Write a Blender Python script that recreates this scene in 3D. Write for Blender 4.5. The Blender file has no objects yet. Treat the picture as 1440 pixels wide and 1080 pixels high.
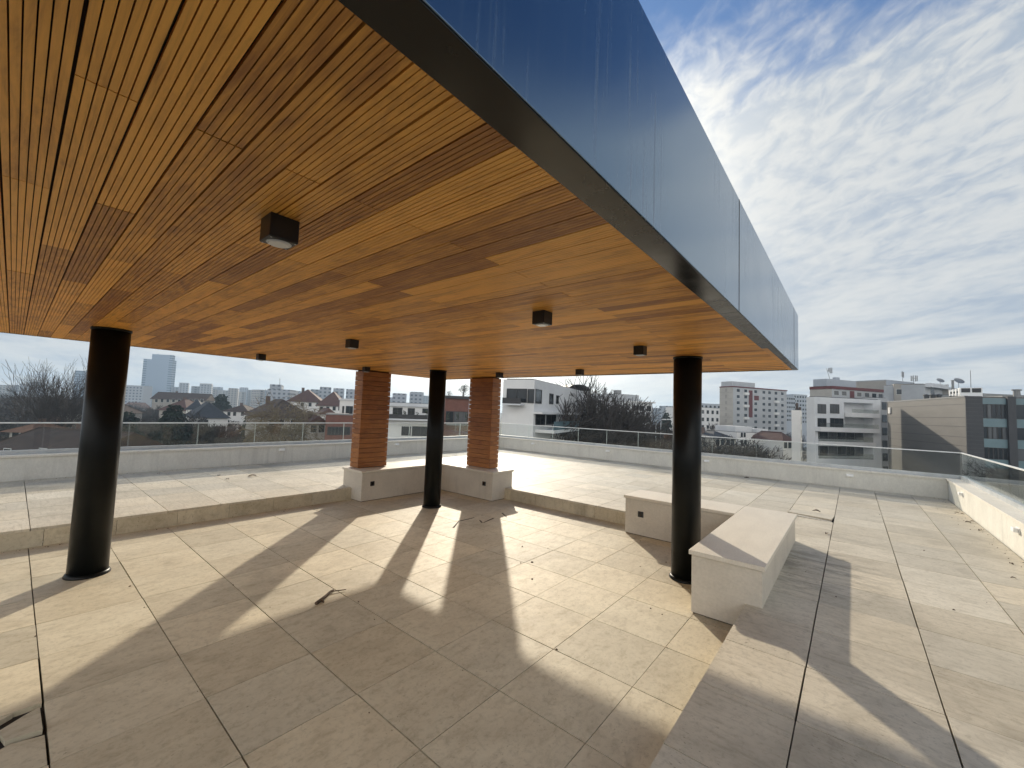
import bpy, math, random
from mathutils import Vector, Matrix
rnd = random.Random(7)
SC = bpy.context.scene
COL = SC.collection
RAD = math.radians

# ------------------------------------------------------------------ camera
H, F = 1.8, 579.09                       # eye height above the lower floor, focal length in photo pixels
yaw, pit, rol = RAD(39.6194), RAD(3.66172), RAD(2.16327)
fw = Vector((math.cos(pit)*math.cos(yaw), math.cos(pit)*math.sin(yaw), math.sin(pit)))
r0 = Vector((math.sin(yaw), -math.cos(yaw), 0)); u0 = r0.cross(fw)
rt = r0*math.cos(rol) + u0*math.sin(rol); up = u0*math.cos(rol) - r0*math.sin(rol)
cd = bpy.data.cameras.new('camera'); cam = bpy.data.objects.new('camera', cd); COL.objects.link(cam)
m = Matrix((rt, up, -fw)).transposed().to_4x4(); m.translation = Vector((0, 0, H)); cam.matrix_world = m
cd.sensor_fit = 'HORIZONTAL'; cd.sensor_width = 36; cd.lens = F*36/1440
cd.clip_start = 0.02; cd.clip_end = 6000
SC.camera = cam

# ------------------------------------------------------------------ light and sky
SUN_AZ, SUN_EL = RAD(43.5), RAD(23.5)    # azimuth counted from +x towards +y
sd = bpy.data.lights.new('sun', 'SUN'); sun = bpy.data.objects.new('sun', sd); COL.objects.link(sun)
sd.energy = 2.4; sd.angle = RAD(0.9); sd.color = (1.0, 0.89, 0.72)
sv = Vector((math.cos(SUN_AZ)*math.cos(SUN_EL), math.sin(SUN_AZ)*math.cos(SUN_EL), math.sin(SUN_EL)))
sun.rotation_euler = sv.to_track_quat('Z', 'Y').to_euler()
SC.view_settings.view_transform = 'Standard'; SC.view_settings.look = 'None'
SC.view_settings.exposure = 0.88; SC.view_settings.gamma = 1; SC.view_settings.use_curve_mapping = False

W = bpy.data.worlds.new('World'); SC.world = W; W.use_nodes = True
def nn(t, kind, **kw):
    n = t.nodes.new(kind)
    for k, v in kw.items():
        if k.startswith('i_'):
            n.inputs[int(k[2:]) if k[2:].isdigit() else k[2:].replace('_', ' ')].default_value = v
        else: setattr(n, k, v)
    return n
def math_(t, op, a, b=None, c=None, clamp=False):
    n = t.nodes.new('ShaderNodeMath'); n.operation = op; n.use_clamp = clamp
    for i, v in enumerate((a, b, c)):
        if v is None: continue
        if isinstance(v, (int, float)): n.inputs[i].default_value = v
        else: t.links.new(v, n.inputs[i])
    return n.outputs[0]
def mixc(t, fac, a, b, blend='MIX'):
    n = t.nodes.new('ShaderNodeMix'); n.data_type = 'RGBA'; n.blend_type = blend
    for i, v in ((0, fac), (6, a), (7, b)):
        if isinstance(v, (int, float)): n.inputs[i].default_value = v
        elif isinstance(v, tuple): n.inputs[i].default_value = (*v[:3], 1)
        else: t.links.new(v, n.inputs[i])
    return n.outputs[2]
def sstep(t, v, a, b):
    n = t.nodes.new('ShaderNodeMapRange'); n.interpolation_type = 'SMOOTHSTEP'
    n.inputs[1].default_value = a; n.inputs[2].default_value = b
    t.links.new(v, n.inputs[0]); return n.outputs[0]
def noise(t, vec, scale, detail=4, rough=.55, dist=0):
    n = t.nodes.new('ShaderNodeTexNoise'); n.inputs['Scale'].default_value = scale
    n.inputs['Detail'].default_value = detail; n.inputs['Roughness'].default_value = rough
    n.inputs['Distortion'].default_value = dist
    if vec is not None: t.links.new(vec, n.inputs['Vector'])
    return n.outputs['Fac']
def mapping(t, vec, scale=(1, 1, 1), rot=(0, 0, 0), loc=(0, 0, 0)):
    n = t.nodes.new('ShaderNodeMapping'); n.inputs['Scale'].default_value = scale
    n.inputs['Rotation'].default_value = rot; n.inputs['Location'].default_value = loc
    t.links.new(vec, n.inputs['Vector']); return n.outputs[0]

t = W.node_tree; t.nodes.clear()
wo = nn(t, 'ShaderNodeOutputWorld'); bg = nn(t, 'ShaderNodeBackground'); bg.inputs[1].default_value = 0.10
sky = nn(t, 'ShaderNodeTexSky', sky_type='NISHITA', sun_disc=False, sun_elevation=SUN_EL,
         sun_rotation=math.pi/2 - SUN_AZ, altitude=100, air_density=1.0, dust_density=.7, ozone_density=2.2)
tc = nn(t, 'ShaderNodeTexCoord'); D = tc.outputs['Generated']
sep = nn(t, 'ShaderNodeSeparateXYZ'); t.links.new(D, sep.inputs[0])
zz = math_(t, 'ADD', math_(t, 'MAXIMUM', sep.outputs[2], 0.0), 0.14)
cmb = nn(t, 'ShaderNodeCombineXYZ')
t.links.new(math_(t, 'DIVIDE', sep.outputs[0], zz), cmb.inputs[0])
t.links.new(math_(t, 'DIVIDE', sep.outputs[1], zz), cmb.inputs[1])
P2 = cmb.outputs[0]
def stretch(vec, ang, lx, ly, off=(0, 0, 0)):
    n = t.nodes.new('ShaderNodeMapping'); n.vector_type = 'TEXTURE'
    n.inputs['Rotation'].default_value = (0, 0, RAD(ang)); n.inputs['Scale'].default_value = (lx, ly, 1); n.inputs['Location'].default_value = off
    t.links.new(vec, n.inputs['Vector']); return n.outputs[0]
big = noise(t, stretch(P2, 66, 1.1, .55, (.3, .2, 0)), 1.0, 4, .55, .5)
rip = noise(t, stretch(P2, 40, .085, .060), 1.0, 4, .58, .5)
rip2 = noise(t, stretch(P2, 62, .36, .24, (1, 2, 0)), 1.0, 4, .6, .7)
wisp = noise(t, stretch(P2, 68, .9, .24, (.7, .1, 0)), 1.0, 5, .6, .7)
def mrange(v, a, b_, c, d):
    n = t.nodes.new('ShaderNodeMapRange'); t.links.new(v, n.inputs[0])
    for i, x in enumerate((a, b_, c, d)): n.inputs[i+1].default_value = x
    return n.outputs[0]
Z_ = sep.outputs[2]
dens = math_(t, 'ADD', mrange(Z_, .50, .73, .50, -.40), math_(t, 'ADD', math_(t, 'MULTIPLY', big, .55), math_(t, 'ADD', math_(t, 'MULTIPLY', wisp, .65), math_(t, 'MULTIPLY', rip, .40))))
cov = math_(t, 'MULTIPLY', sstep(t, dens, 0.56, 1.08), 0.97)
kz = mrange(Z_, .14, .55, .12, 1.9)
sh = math_(t, 'ADD', math_(t, 'MULTIPLY', math_(t, 'SUBTRACT', rip, .5), kz), math_(t, 'MULTIPLY', math_(t, 'SUBTRACT', rip2, .5), .9))
sh = math_(t, 'ADD', math_(t, 'ADD', sh, .60), math_(t, 'MULTIPLY', math_(t, 'SUBTRACT', big, .5), 1.1))
sdot = nn(t, 'ShaderNodeVectorMath', operation='DOT_PRODUCT'); t.links.new(D, sdot.inputs[0]); sdot.inputs[1].default_value = sv
sd0 = math_(t, 'MAXIMUM', sdot.outputs['Value'], 0.0)
glow = math_(t, 'POWER', sd0, 22.0)
ccol = mixc(t, sstep(t, sh, .22, .88), (2.0, 2.45, 3.05), (3.75, 3.85, 3.85))
ccol = mixc(t, math_(t, 'MULTIPLY', math_(t, 'POWER', sd0, 4.0), .62), ccol, (5.2, 5.15, 4.9))
ccol = mixc(t, glow, ccol, (26, 24.5, 21))
back_fill = math_(t, 'SUBTRACT', math_(t, 'MULTIPLY', sep.outputs[0], -.9), math_(t, 'MULTIPLY', sep.outputs[1], .45))
ccol = mixc(t, sstep(t, back_fill, .15, .85), ccol, (10.6, 10.5, 10.2))      # brightness added to the unseen sky behind the camera, fills the shade
blue = mixc(t, 1.0, sky.outputs[0], (.40, .55, .70), 'MULTIPLY')
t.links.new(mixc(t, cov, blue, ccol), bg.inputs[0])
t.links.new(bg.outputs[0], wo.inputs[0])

# ------------------------------------------------------------------ helpers: pixels of the photo to rays
def ray(px, py): return rt*((px-720)/F) - up*((py-540)/F) + fw
CAM = Vector((0, 0, H))
def aim(px, py, depth): return CAM + ray(px, py)*depth
GROUND = -17.0

# ------------------------------------------------------------------ materials
MATS = {}
def new_mat(name):
    m = bpy.data.materials.new(name); m.use_nodes = True; t = m.node_tree; MATS[name] = m
    return m, t, t.nodes['Principled BSDF']
def surf(name, c1, c2=None, scale=3.0, rough=.7, metal=0., bump=0., bscale=60., stretch=(1, 1, 1), tint=0., local=False, spec=.5, fine=.0, rvar=0., drip=0.):
    m, t, b = new_mat(name)
    if local: v = nn(t, 'ShaderNodeTexCoord').outputs['Object']
    else: v = nn(t, 'ShaderNodeNewGeometry').outputs['Position']
    v = mapping(t, v, stretch)
    c2 = c2 or tuple(x*.82 for x in c1)
    f = sstep(t, noise(t, v, scale, 6, .62), .3, .7)
    col = mixc(t, f, c1, c2)
    if fine:
        g = sstep(t, noise(t, v, scale*14, 4, .7), .25, .75)
        col = mixc(t, fine, col, mixc(t, g, tuple(x*.55 for x in c2), tuple(min(1, x*1.25) for x in c1)))
    if drip:
        dr = math_(t, 'MULTIPLY', sstep(t, noise(t, mapping(t, v, (7, 7, .55)), 1.0, 6, .72), .48, .72), sstep(t, noise(t, v, .6, 3), .38, .62))
        col = mixc(t, math_(t, 'MULTIPLY', dr, drip), col, tuple(x*.62 for x in c2))
    if tint:
        a = nn(t, 'ShaderNodeAttribute', attribute_name='tint')
        k = math_(t, 'ADD', 1-tint, math_(t, 'MULTIPLY', a.outputs['Fac'], 2*tint))
        cc = nn(t, 'ShaderNodeCombineColor')
        for i in range(3): t.links.new(k, cc.inputs[i])
        col = mixc(t, 1.0, col, cc.outputs[0], 'MULTIPLY')
    t.links.new(col, b.inputs['Base Color'])
    b.inputs['Roughness'].default_value = rough; b.inputs['Metallic'].default_value = metal
    b.inputs['Specular IOR Level'].default_value = spec
    if rvar:
        t.links.new(math_(t, 'ADD', rough-rvar, math_(t, 'MULTIPLY', f, 2*rvar)), b.inputs['Roughness'])
    if bump:
        bp = nn(t, 'ShaderNodeBump'); bp.inputs['Strength'].default_value = bump; bp.inputs['Distance'].default_value = .004
        t.links.new(noise(t, v, bscale, 5, .65), bp.inputs['Height']); t.links.new(bp.outputs[0], b.inputs['Normal'])
    return m

def stone(name, ca, cb, cstain, streak, rot=0.0, rough=.58, smudge=None):
    """travertine paving: cloudy tone, fine veins along one axis, pits, dirt"""
    m, t, b = new_mat(name)
    pos = nn(t, 'ShaderNodeNewGeometry').outputs['Position']
    a = nn(t, 'ShaderNodeAttribute', attribute_name='tint').outputs['Fac']
    off = nn(t, 'ShaderNodeCombineXYZ'); t.links.new(math_(t, 'MULTIPLY', a, 37.0), off.inputs[0]); t.links.new(math_(t, 'MULTIPLY', a, 71.0), off.inputs[1])
    va = nn(t, 'ShaderNodeVectorMath', operation='ADD'); t.links.new(pos, va.inputs[0]); t.links.new(off.outputs[0], va.inputs[1])
    p = va.outputs[0]
    cloud = sstep(t, noise(t, p, 2.6, 6, .6, .5), .32, .7)
    vein = noise(t, mapping(t, p, streak, (0, 0, rot)), 4.0, 7, .68, .35)
    pit = noise(t, mapping(t, p, tuple(math.sqrt(x) for x in streak), (0, 0, rot)), 38, 3, .6)
    mott = noise(t, p, 26, 5, .7, .4)
    clus = sstep(t, noise(t, p, 3.2, 4, .6, .5), .42, .68)
    col = mixc(t, cloud, ca, cb)
    col = mixc(t, math_(t, 'MULTIPLY', sstep(t, vein, .46, .74), .55), col, cstain)
    col = mixc(t, math_(t, 'MULTIPLY', sstep(t, mott, .46, .72), .36), col, tuple(x*.72 for x in cstain))
    col = mixc(t, math_(t, 'MULTIPLY', math_(t, 'MULTIPLY', sstep(t, pit, .60, .72), math_(t, 'ADD', .12, math_(t, 'MULTIPLY', clus, .88))), .72), col, tuple(x*.35 for x in cstain))
    dirt = sstep(t, noise(t, pos, .75, 5, .65, .6), .50, .72)
    col = mixc(t, math_(t, 'MULTIPLY', dirt, .42), col, tuple(x*.60 for x in cstain))
    wn = nn(t, 'ShaderNodeTexWhiteNoise', noise_dimensions='1D'); t.links.new(math_(t, 'MULTIPLY', a, 919.0), wn.inputs['W'])
    col = mixc(t, math_(t, 'MULTIPLY', wn.outputs['Value'], .26), col, mixc(t, 1.0, col, (1.0, .88, .70), 'MULTIPLY'))
    if smudge:
        dv = nn(t, 'ShaderNodeVectorMath', operation='DISTANCE'); t.links.new(mapping(t, pos, (.8, 1.3, 0)), dv.inputs[0]); dv.inputs[1].default_value = smudge
        sm = math_(t, 'MULTIPLY', sstep(t, math_(t, 'SUBTRACT', 1.15, dv.outputs['Value']), 0, .9), sstep(t, noise(t, mapping(t, pos, (5, 1.6, 1)), 1.6, 6, .7, .6), .40, .66))
        col = mixc(t, math_(t, 'MULTIPLY', sm, .62), col, tuple(x*.36 for x in cstain))
    k = math_(t, 'ADD', .86, math_(t, 'MULTIPLY', a, .23)); cc = nn(t, 'ShaderNodeCombineColor')
    for i in range(3): t.links.new(k, cc.inputs[i])
    col = mixc(t, 1.0, col, cc.outputs[0], 'MULTIPLY')
    b.inputs['Specular IOR Level'].default_value = .28
    t.links.new(col, b.inputs['Base Color'])
    t.links.new(math_(t, 'ADD', rough-.08, math_(t, 'MULTIPLY', vein, .22)), b.inputs['Roughness'])
    bp = nn(t, 'ShaderNodeBump'); bp.inputs['Strength'].default_value = .35; bp.inputs['Distance'].default_value = .003
    t.links.new(math_(t, 'ADD', math_(t, 'MULTIPLY', vein, .6), math_(t, 'MULTIPLY', pit, -.7)), bp.inputs['Height'])
    t.links.new(bp.outputs[0], b.inputs['Normal'])
    return m
def wood(name, dark, light, stretch, rough=.5, var=.5):
    m, t, b = new_mat(name)
    pos = nn(t, 'ShaderNodeNewGeometry').outputs['Position']
    a = nn(t, 'ShaderNodeAttribute', attribute_name='tint').outputs['Fac']
    off = nn(t, 'ShaderNodeCombineXYZ')
    for i, k in enumerate((53., 91., 29.)): t.links.new(math_(t, 'MULTIPLY', a, k), off.inputs[i])
    va = nn(t, 'ShaderNodeVectorMath', operation='ADD'); t.links.new(pos, va.inputs[0]); t.links.new(off.outputs[0], va.inputs[1])
    p = va.outputs[0]
    grain = noise(t, mapping(t, p, stretch), 1.0, 8, .72, .3)
    fig = noise(t, mapping(t, p, tuple(math.pow(x, .62) for x in stretch)), 1.0, 5, .62, 3.0)
    blot = noise(t, p, 2.3, 4, .6, .8)
    f = math_(t, 'ADD', math_(t, 'ADD', math_(t, 'MULTIPLY', grain, .48), math_(t, 'MULTIPLY', fig, .58)), math_(t, 'MULTIPLY', math_(t, 'SUBTRACT', a, .5), var))
    f = math_(t, 'ADD', f, math_(t, 'MULTIPLY', math_(t, 'SUBTRACT', blot, .5), .4))
    col = mixc(t, sstep(t, f, .22, .82), dark, light)
    t.links.new(col, b.inputs['Base Color'])
    b.inputs['Roughness'].default_value = rough
    bp = nn(t, 'ShaderNodeBump'); bp.inputs['Strength'].default_value = .2; bp.inputs['Distance'].default_value = .002
    t.links.new(grain, bp.inputs['Height']); t.links.new(bp.outputs[0], b.inputs['Normal'])
    return m

M_TILE_LOW = stone('travertine_low', (.63, .575, .44), (.545, .49, .37), (.365, .315, .22), (1.6, 3.4, 1))
M_TILE_UP = stone('travertine_up', (.65, .595, .485), (.565, .515, .415), (.37, .325, .245), (7.5, 1.1, 1), RAD(8), smudge=(4.5, .45, 0))
M_BENCH = surf('bench_stone', (.62, .57, .485), (.55, .505, .43), 2.4, .65, bump=.35, bscale=70, stretch=(1, 1, 1.4), fine=.17, spec=.3, drip=.35)
M_SLABTOP = surf('bench_slab', (.70, .65, .55), (.63, .58, .49), 2.0, .55, bump=.2, bscale=50, stretch=(1, 3, 1), fine=.16, spec=.3)
M_SUB = surf('screed', (.035, .03, .026), rough=.95)
M_PLASTER = surf('parapet_plaster', (.69, .67, .60), (.60, .58, .52), 2.2, .85, bump=.5, bscale=90, stretch=(1, 1, .6), fine=.15, drip=.5)
M_COPING = surf('coping_stone', (.72, .68, .60), (.62, .58, .50), 2.6, .6, bump=.25, fine=.2)
M_WOOD_C = wood('ceiling_teak', (.29, .105, .017), (.88, .435, .076), (75, 2.4, 40), .5, .50)
M_WOOD_P = wood('pillar_teak', (.165, .056, .016), (.44, .180, .046), (2.4, 2.4, 85), .5, .16)
M_GROOVE = surf('groove', (.012, .006, .004), rough=.9)
M_COLUMN = surf('anthracite_paint', (.0075, .0085, .008), (.004, .005, .005), 5, .34, bump=.12, bscale=120, spec=.17, rvar=.06, fine=.10)
M_TRIM = surf('dark_trim', (.050, .050, .047), (.036, .036, .034), 2.2, .24, metal=.8, rvar=.07)
M_BLACK = surf('black_housing', (.012, .012, .013), rough=.4)
M_LENS = surf('lamp_lens', (.72, .72, .70), rough=.25)
M_WHITE = surf('white_plastic', (.88, .88, .86), (.84, .84, .82), rough=.45)
M_ALU = surf('aluminium', (.52, .54, .55), (.42, .44, .45), 5, .42, metal=.55)
M_EDGEGLINT = surf('edge_glint_pale', (.78, .80, .79), rough=.3)
M_ROOFTOP = surf('roof_membrane', (.2, .2, .2), rough=.9)
M_GLEDGE = surf('glass_edge', (.74, .80, .77), rough=.25)  # pale diffuse colour stands in for the highlight in the glass edges

m, t, b = new_mat('fascia_metal')        # satin metallic cladding with faint vertical run marks
v = nn(t, 'ShaderNodeNewGeometry').outputs['Position']
run = noise(t, mapping(t, v, (42, 42, .9)), 1.0, 5, .72)
mask = sstep(t, noise(t, v, .7, 3), .36, .60)
rr = math_(t, 'MULTIPLY', sstep(t, run, .50, .74), mask)
t.links.new(mixc(t, math_(t, 'MULTIPLY', rr, .8), (.19, .265, .34), (.27, .31, .35)), b.inputs['Base Color'])
b.inputs['Metallic'].default_value = 1.0
t.links.new(math_(t, 'ADD', math_(t, 'ADD', .13, math_(t, 'MULTIPLY', noise(t, v, 1.6, 4, .6), .12)), math_(t, 'MULTIPLY', rr, .30)), b.inputs['Roughness'])
bp = nn(t, 'ShaderNodeBump'); bp.inputs['Strength'].default_value = .07; bp.inputs['Distance'].default_value = .012
t.links.new(noise(t, v, 1.3, 2), bp.inputs['Height']); t.links.new(bp.outputs[0], b.inputs['Normal'])
M_FASCIA = m

def glass(name, tint, refl=1.0):
    m = bpy.data.materials.new(name); m.use_nodes = True; t = m.node_tree; t.nodes.clear()
    o = nn(t, 'ShaderNodeOutputMaterial'); mx = nn(t, 'ShaderNodeMixShader')
    tr = nn(t, 'ShaderNodeBsdfTransparent'); tr.inputs[0].default_value = (*tint, 1)
    gl = nn(t, 'ShaderNodeBsdfGlossy'); gl.inputs['Roughness'].default_value = .02; gl.inputs[0].default_value = (.95, .97, .96, 1)
    fr = nn(t, 'ShaderNodeFresnel'); fr.inputs[0].default_value = 1.45
    t.links.new(math_(t, 'MULTIPLY', fr.outputs[0], refl), mx.inputs[0]); t.links.new(tr.outputs[0], mx.inputs[1]); t.links.new(gl.outputs[0], mx.inputs[2])
    t.links.new(mx.outputs[0], o.inputs[0]); return m
M_GLASS = glass('railing_glass', (.968, .982, .975), .6)

# ------------------------------------------------------------------ mesh builder
class MB:
    def __init__(s): s.v = []; s.f = []; s.m = []; s.t = []
    def face(s, idx, mi, tn): s.f.append(idx); s.m.append(mi); s.t.append(tn)
    def hexa(s, c, mi=0, tn=.5, skip=()):
        """8 corners: bottom ring 0-3, top ring 4-7"""
        n = len(s.v); s.v += [tuple(x) for x in c]
        for k, q in enumerate(((0, 3, 2, 1), (4, 5, 6, 7), (0, 1, 5, 4), (1, 2, 6, 5), (2, 3, 7, 6), (3, 0, 4, 7))):
            if k not in skip: s.face([n+i for i in q], mi[k] if isinstance(mi, (list, tuple)) else mi, tn)
    def box(s, x0, y0, z0, x1, y1, z1, mi=0, tn=.5, skip=()):
        s.hexa([(x0, y0, z0), (x1, y0, z0), (x1, y1, z0), (x0, y1, z0), (x0, y0, z1), (x1, y0, z1), (x1, y1, z1), (x0, y1, z1)], mi, tn, skip)
    def prism(s, poly, z0, z1, mi=0, tn=.5):
        n = len(s.v); k = len(poly)
        s.v += [(x, y, z0) for x, y in poly] + [(x, y, z1) for x, y in poly]
        s.face([n+i for i in reversed(range(k))], mi, tn); s.face([n+k+i for i in range(k)], mi, tn)
        for i in range(k): j = (i+1) % k; s.face([n+i, n+j, n+k+j, n+k+i], mi, tn)
    def poly(s, pts, mi=0, tn=.5):
        n = len(s.v); s.v += [tuple(p) for p in pts]; s.face(list(range(n, n+len(pts))), mi, tn)
    def rings(s, c, prof, n=32, mi=0, tn=.5):
        """lathe: prof = [(r, z)] round the vertical through c"""
        b = len(s.v)
        for r, z in prof:
            for i in range(n): a = 2*math.pi*i/n; s.v.append((c[0]+r*math.cos(a), c[1]+r*math.sin(a), z))
        for k in range(len(prof)-1):
            for i in range(n): j = (i+1) % n; s.face([b+k*n+i, b+k*n+j, b+(k+1)*n+j, b+(k+1)*n+i], mi, tn)
        s.face([b+i for i in reversed(range(n))], mi, tn); s.face([b+(len(prof)-1)*n+i for i in range(n)], mi, tn)
    def tube(s, p, q, r0, r1, n=4, mi=0, tn=.5, caps=False):
        p, q = Vector(p), Vector(q); d = q-p
        if d.length < 1e-6: return
        d.normalize(); a = d.orthogonal().normalized(); c = d.cross(a); b = len(s.v)
        for o, r in ((p, r0), (q, r1)):
            for i in range(n): w = 2*math.pi*i/n; s.v.append(tuple(o + (a*math.cos(w)+c*math.sin(w))*r))
        for i in range(n): j = (i+1) % n; s.face([b+i, b+j, b+n+j, b+n+i], mi, tn)
        if caps: s.face([b+i for i in reversed(range(n))], mi, tn); s.face([b+n+i for i in range(n)], mi, tn)
    def build(s, name, mats, parent=None, bevel=0, smooth=False, origin=None):
        if origin is None:
            if parent is not None: origin = Vector(parent['_o']) if '_o' in parent else Vector((0, 0, 0))
            else:
                xs, ys, zs = zip(*s.v); origin = Vector(((min(xs)+max(xs))/2, (min(ys)+max(ys))/2, min(zs)))
        me = bpy.data.meshes.new(name)
        me.from_pydata([(x-origin[0], y-origin[1], z-origin[2]) for x, y, z in s.v], [], s.f)
        if not isinstance(mats, (list, tuple)): mats = [mats]
        for x in mats: me.materials.append(x)
        me.polygons.foreach_set('material_index', s.m)
        at = me.attributes.new('tint', 'FLOAT', 'FACE'); at.data.foreach_set('value', s.t)
        if smooth: me.polygons.foreach_set('use_smooth', [len(f) == 4 for f in s.f])
        o = bpy.data.objects.new(name, me); COL.objects.link(o)
        if parent is not None:
            o.parent = parent
        else: o.location = origin
        if bevel:
            md = o.modifiers.new('bevel', 'BEVEL'); md.width = bevel; md.segments = 2; md.limit_method = 'ANGLE'
        return o
ORIG = {}
def tag(o, label=None, cat=None, group=None, kind=None):
    if label: o['label'] = label
    if cat: o['category'] = cat
    if group: o['group'] = group
    if kind: o['kind'] = kind
    return o
def thing(name, label, cat, loc=(0, 0, 0), group=None):
    o = bpy.data.objects.new(name, None); COL.objects.link(o); o.location = loc; o.empty_display_size = .3
    o['_o'] = tuple(loc)
    return tag(o, label, cat, group)
def copy_tree(o, parent=None):
    c = o.copy(); COL.objects.link(c); c.parent = parent
    for ch in o.children: copy_tree(ch, c)
    return c

# ------------------------------------------------------------------ roof terrace: dimensions measured from the photo
P = .628; GX0 = .245
LOW_X1, LOW_Y0, LOW_Y1, UPZ = 6.52, .728, 7.38, .22
TX1, TY0, TY1, TX0 = 13.2, -1.6, 11.5, -4.0
def grid(a, b, g0, p=P):
    k = math.ceil((a-g0)/p + .05); r = [a]
    while g0+k*p < b-.05: r.append(g0+k*p); k += 1
    return r+[b]
def paving(mb, xs, ys, z, th, gx, gy, skip=lambda i, j: False):
    for i in range(len(xs)-1):
        for j in range(len(ys)-1):
            if skip(xs[i], ys[j]): continue
            tn = rnd.random(); h = [z + rnd.uniform(-.0012, .0006) for _ in range(4)]
            ga, gb, gc, gd = [rnd.uniform(.6, 1.3) for _ in range(4)]
            x0, x1, y0, y1 = xs[i]+gx*ga/2, xs[i+1]-gx*gb/2, ys[j]+gy*gc/2, ys[j+1]-gy*gd/2
            mb.hexa([(x0, y0, z-th), (x1, y0, z-th), (x1, y1, z-th), (x0, y1, z-th), (x0, y0, h[0]), (x1, y0, h[1]), (x1, y1, h[2]), (x0, y1, h[3])], 0, tn)
near = lambda a, b: abs(a-b) < .02
BROKEN = (GX0-P, 1.147+3*P)              # cell with the shattered tile, lower floor
LOOSE = (GX0+13*P, .25)                  # cell with the lifted tile, upper floor
mb = MB()
xs = grid(TX0, LOW_X1, GX0); ys = grid(LOW_Y0, LOW_Y1, 1.147)
paving(mb, xs, ys, 0, .03, .0080, .0058, lambda x, y: near(x, BROKEN[0]) and near(y, BROKEN[1]))
tag(mb.build('lower_floor', M_TILE_LOW), kind='structure')
mb = MB(); mb.box(TX0, LOW_Y0-.3, -.3, LOW_X1+.3, LOW_Y1+.3, -.032)
mb.box(TX0, TY0, .05, TX1, LOW_Y0-.012, UPZ-.035); mb.box(LOW_X1+.012, LOW_Y0-.012, .05, TX1, LOW_Y1+.012, UPZ-.035); mb.box(TX0, LOW_Y1+.012, .05, TX1, TY1, UPZ-.035)
tag(mb.build('screed_bed', M_SUB), kind='structure')
mb = MB()
yr = [TY0+.014] + [y for y in grid(TY0, .25, .25)[1:]] + [LOW_Y0]
paving(mb, grid(TX0, LOW_X1, GX0), yr, UPZ, .03, .0060, .0095)
yb = [TY0+.014] + [y for y in grid(TY0, .25, .25)[1:]] + [y for y in grid(.25, LOW_Y1, .25)[1:]]
paving(mb, grid(LOW_X1, TX1-.022, GX0), yb, UPZ, .03, .0065, .0085, lambda x, y: near(x, LOOSE[0]) and near(y, LOOSE[1]))
paving(mb, grid(TX0, TX1-.022, GX0), grid(LOW_Y1, TY1-.022, LOW_Y1), UPZ, .03, .0080, .0062)
tag(mb.build('upper_floor', M_TILE_UP), kind='structure')
mb = MB()                                 # stone risers of the step round the sunken floor
for x0, x1 in zip(grid(TX0, LOW_X1, GX0+.11)[:-1], grid(TX0, LOW_X1, GX0+.11)[1:]):
    mb.box(x0+.002, LOW_Y1+.001, -.028, x1-.002, LOW_Y1+.02, UPZ-.031, 0, rnd.random())
    mb.box(x0+.002, LOW_Y0-.02, -.028, x1-.002, LOW_Y0-.001, UPZ-.031, 0, rnd.random())
gy = grid(LOW_Y0, LOW_Y1, .25+.05)
for y0, y1 in zip(gy[:-1], gy[1:]): mb.box(LOW_X1+.001, y0+.002, -.028, LOW_X1+.02, y1-.002, UPZ-.031, 0, rnd.random())
tag(mb.build('step_riser', M_TILE_LOW), kind='structure')

# shattered tile at the lower left, lifted tile behind the bench
bx, by = BROKEN
t_ = thing('broken_tile', 'cracked beige paving tile in pieces at the lower left edge', 'tile', (bx+P/2, by+P/2, -.03))
def frag(par, pts, z0, th, tilt, mat, tn):
    mb = MB(); n = len(pts); cx = sum(p[0] for p in pts)/n; cy = sum(p[1] for p in pts)/n
    zt = lambda x, y: z0 + tilt[0]*(x-cx) + tilt[1]*(y-cy)
    mb.v = [(x, y, zt(x, y)-th) for x, y in pts] + [(x, y, zt(x, y)) for x, y in pts]
    mb.face(list(reversed(range(n))), 0, tn); mb.face([n+i for i in range(n)], 0, tn)
    for i in range(n): j = (i+1) % n; mb.face([i, j, n+j, n+i], 0, tn)
    return mb.build('tile_fragment', mat, par)
q = lambda a, b: (bx+a*P, by+b*P)
frag(t_, [q(.01, .01), q(.99, .01), q(.99, .44), q(.80, .50), q(.6, .40), q(.3, .5), q(.01, .45)], -.001, .028, (0, 0), M_TILE_LOW, .3)
frag(t_, [q(.78, .56), q(.98, .50), q(.98, .98), q(.90, .93), q(.74, .80)], -.004, .028, (.05, -.09), M_TILE_LOW, .1)
frag(t_, [q(.60, .47), q(.73, .55), q(.71, .72), q(.55, .66)], -.013, .02, (-.10, .12), M_TILE_LOW, .6)
frag(t_, [q(.01, .52), q(.28, .56), q(.5, .52), q(.48, .75), q(.70, .90), q(.82, .99), q(.01, .99)], -.002, .028, (0, .01), M_TILE_LOW, .7)
lx, ly = LOOSE
mb = MB(); c = Vector((lx+.352, ly+.314)); ang = RAD(-3)
pts = []
for a, b_ in ((-.19, -.295), (.26, -.30), (.26, .30), (-.19, .30)):
    pts.append((c.x+a*math.cos(ang)-b_*math.sin(ang), c.y+a*math.sin(ang)+b_*math.cos(ang)))
zz_ = [.236, .226, .232, .250]
mb.hexa([(x, y, z-.028) for (x, y), z in zip(pts, zz_)] + [(x, y, z) for (x, y), z in zip(pts, zz_)], 0, .8)
tag(mb.build('loose_tile', M_TILE_UP), 'lifted beige paving tile lying askew beyond the corner bench', 'tile')
mb = MB(); mb.hexa([(lx+.015, ly+.02, .194), (lx+.05, ly+.02, .194), (lx+.13, ly+.60, .2), (lx+.085, ly+.60, .2), (lx+.015, ly+.02, .219), (lx+.05, ly+.02, .219), (lx+.13, ly+.60, .238), (lx+.085, ly+.60, .238)])
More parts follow.
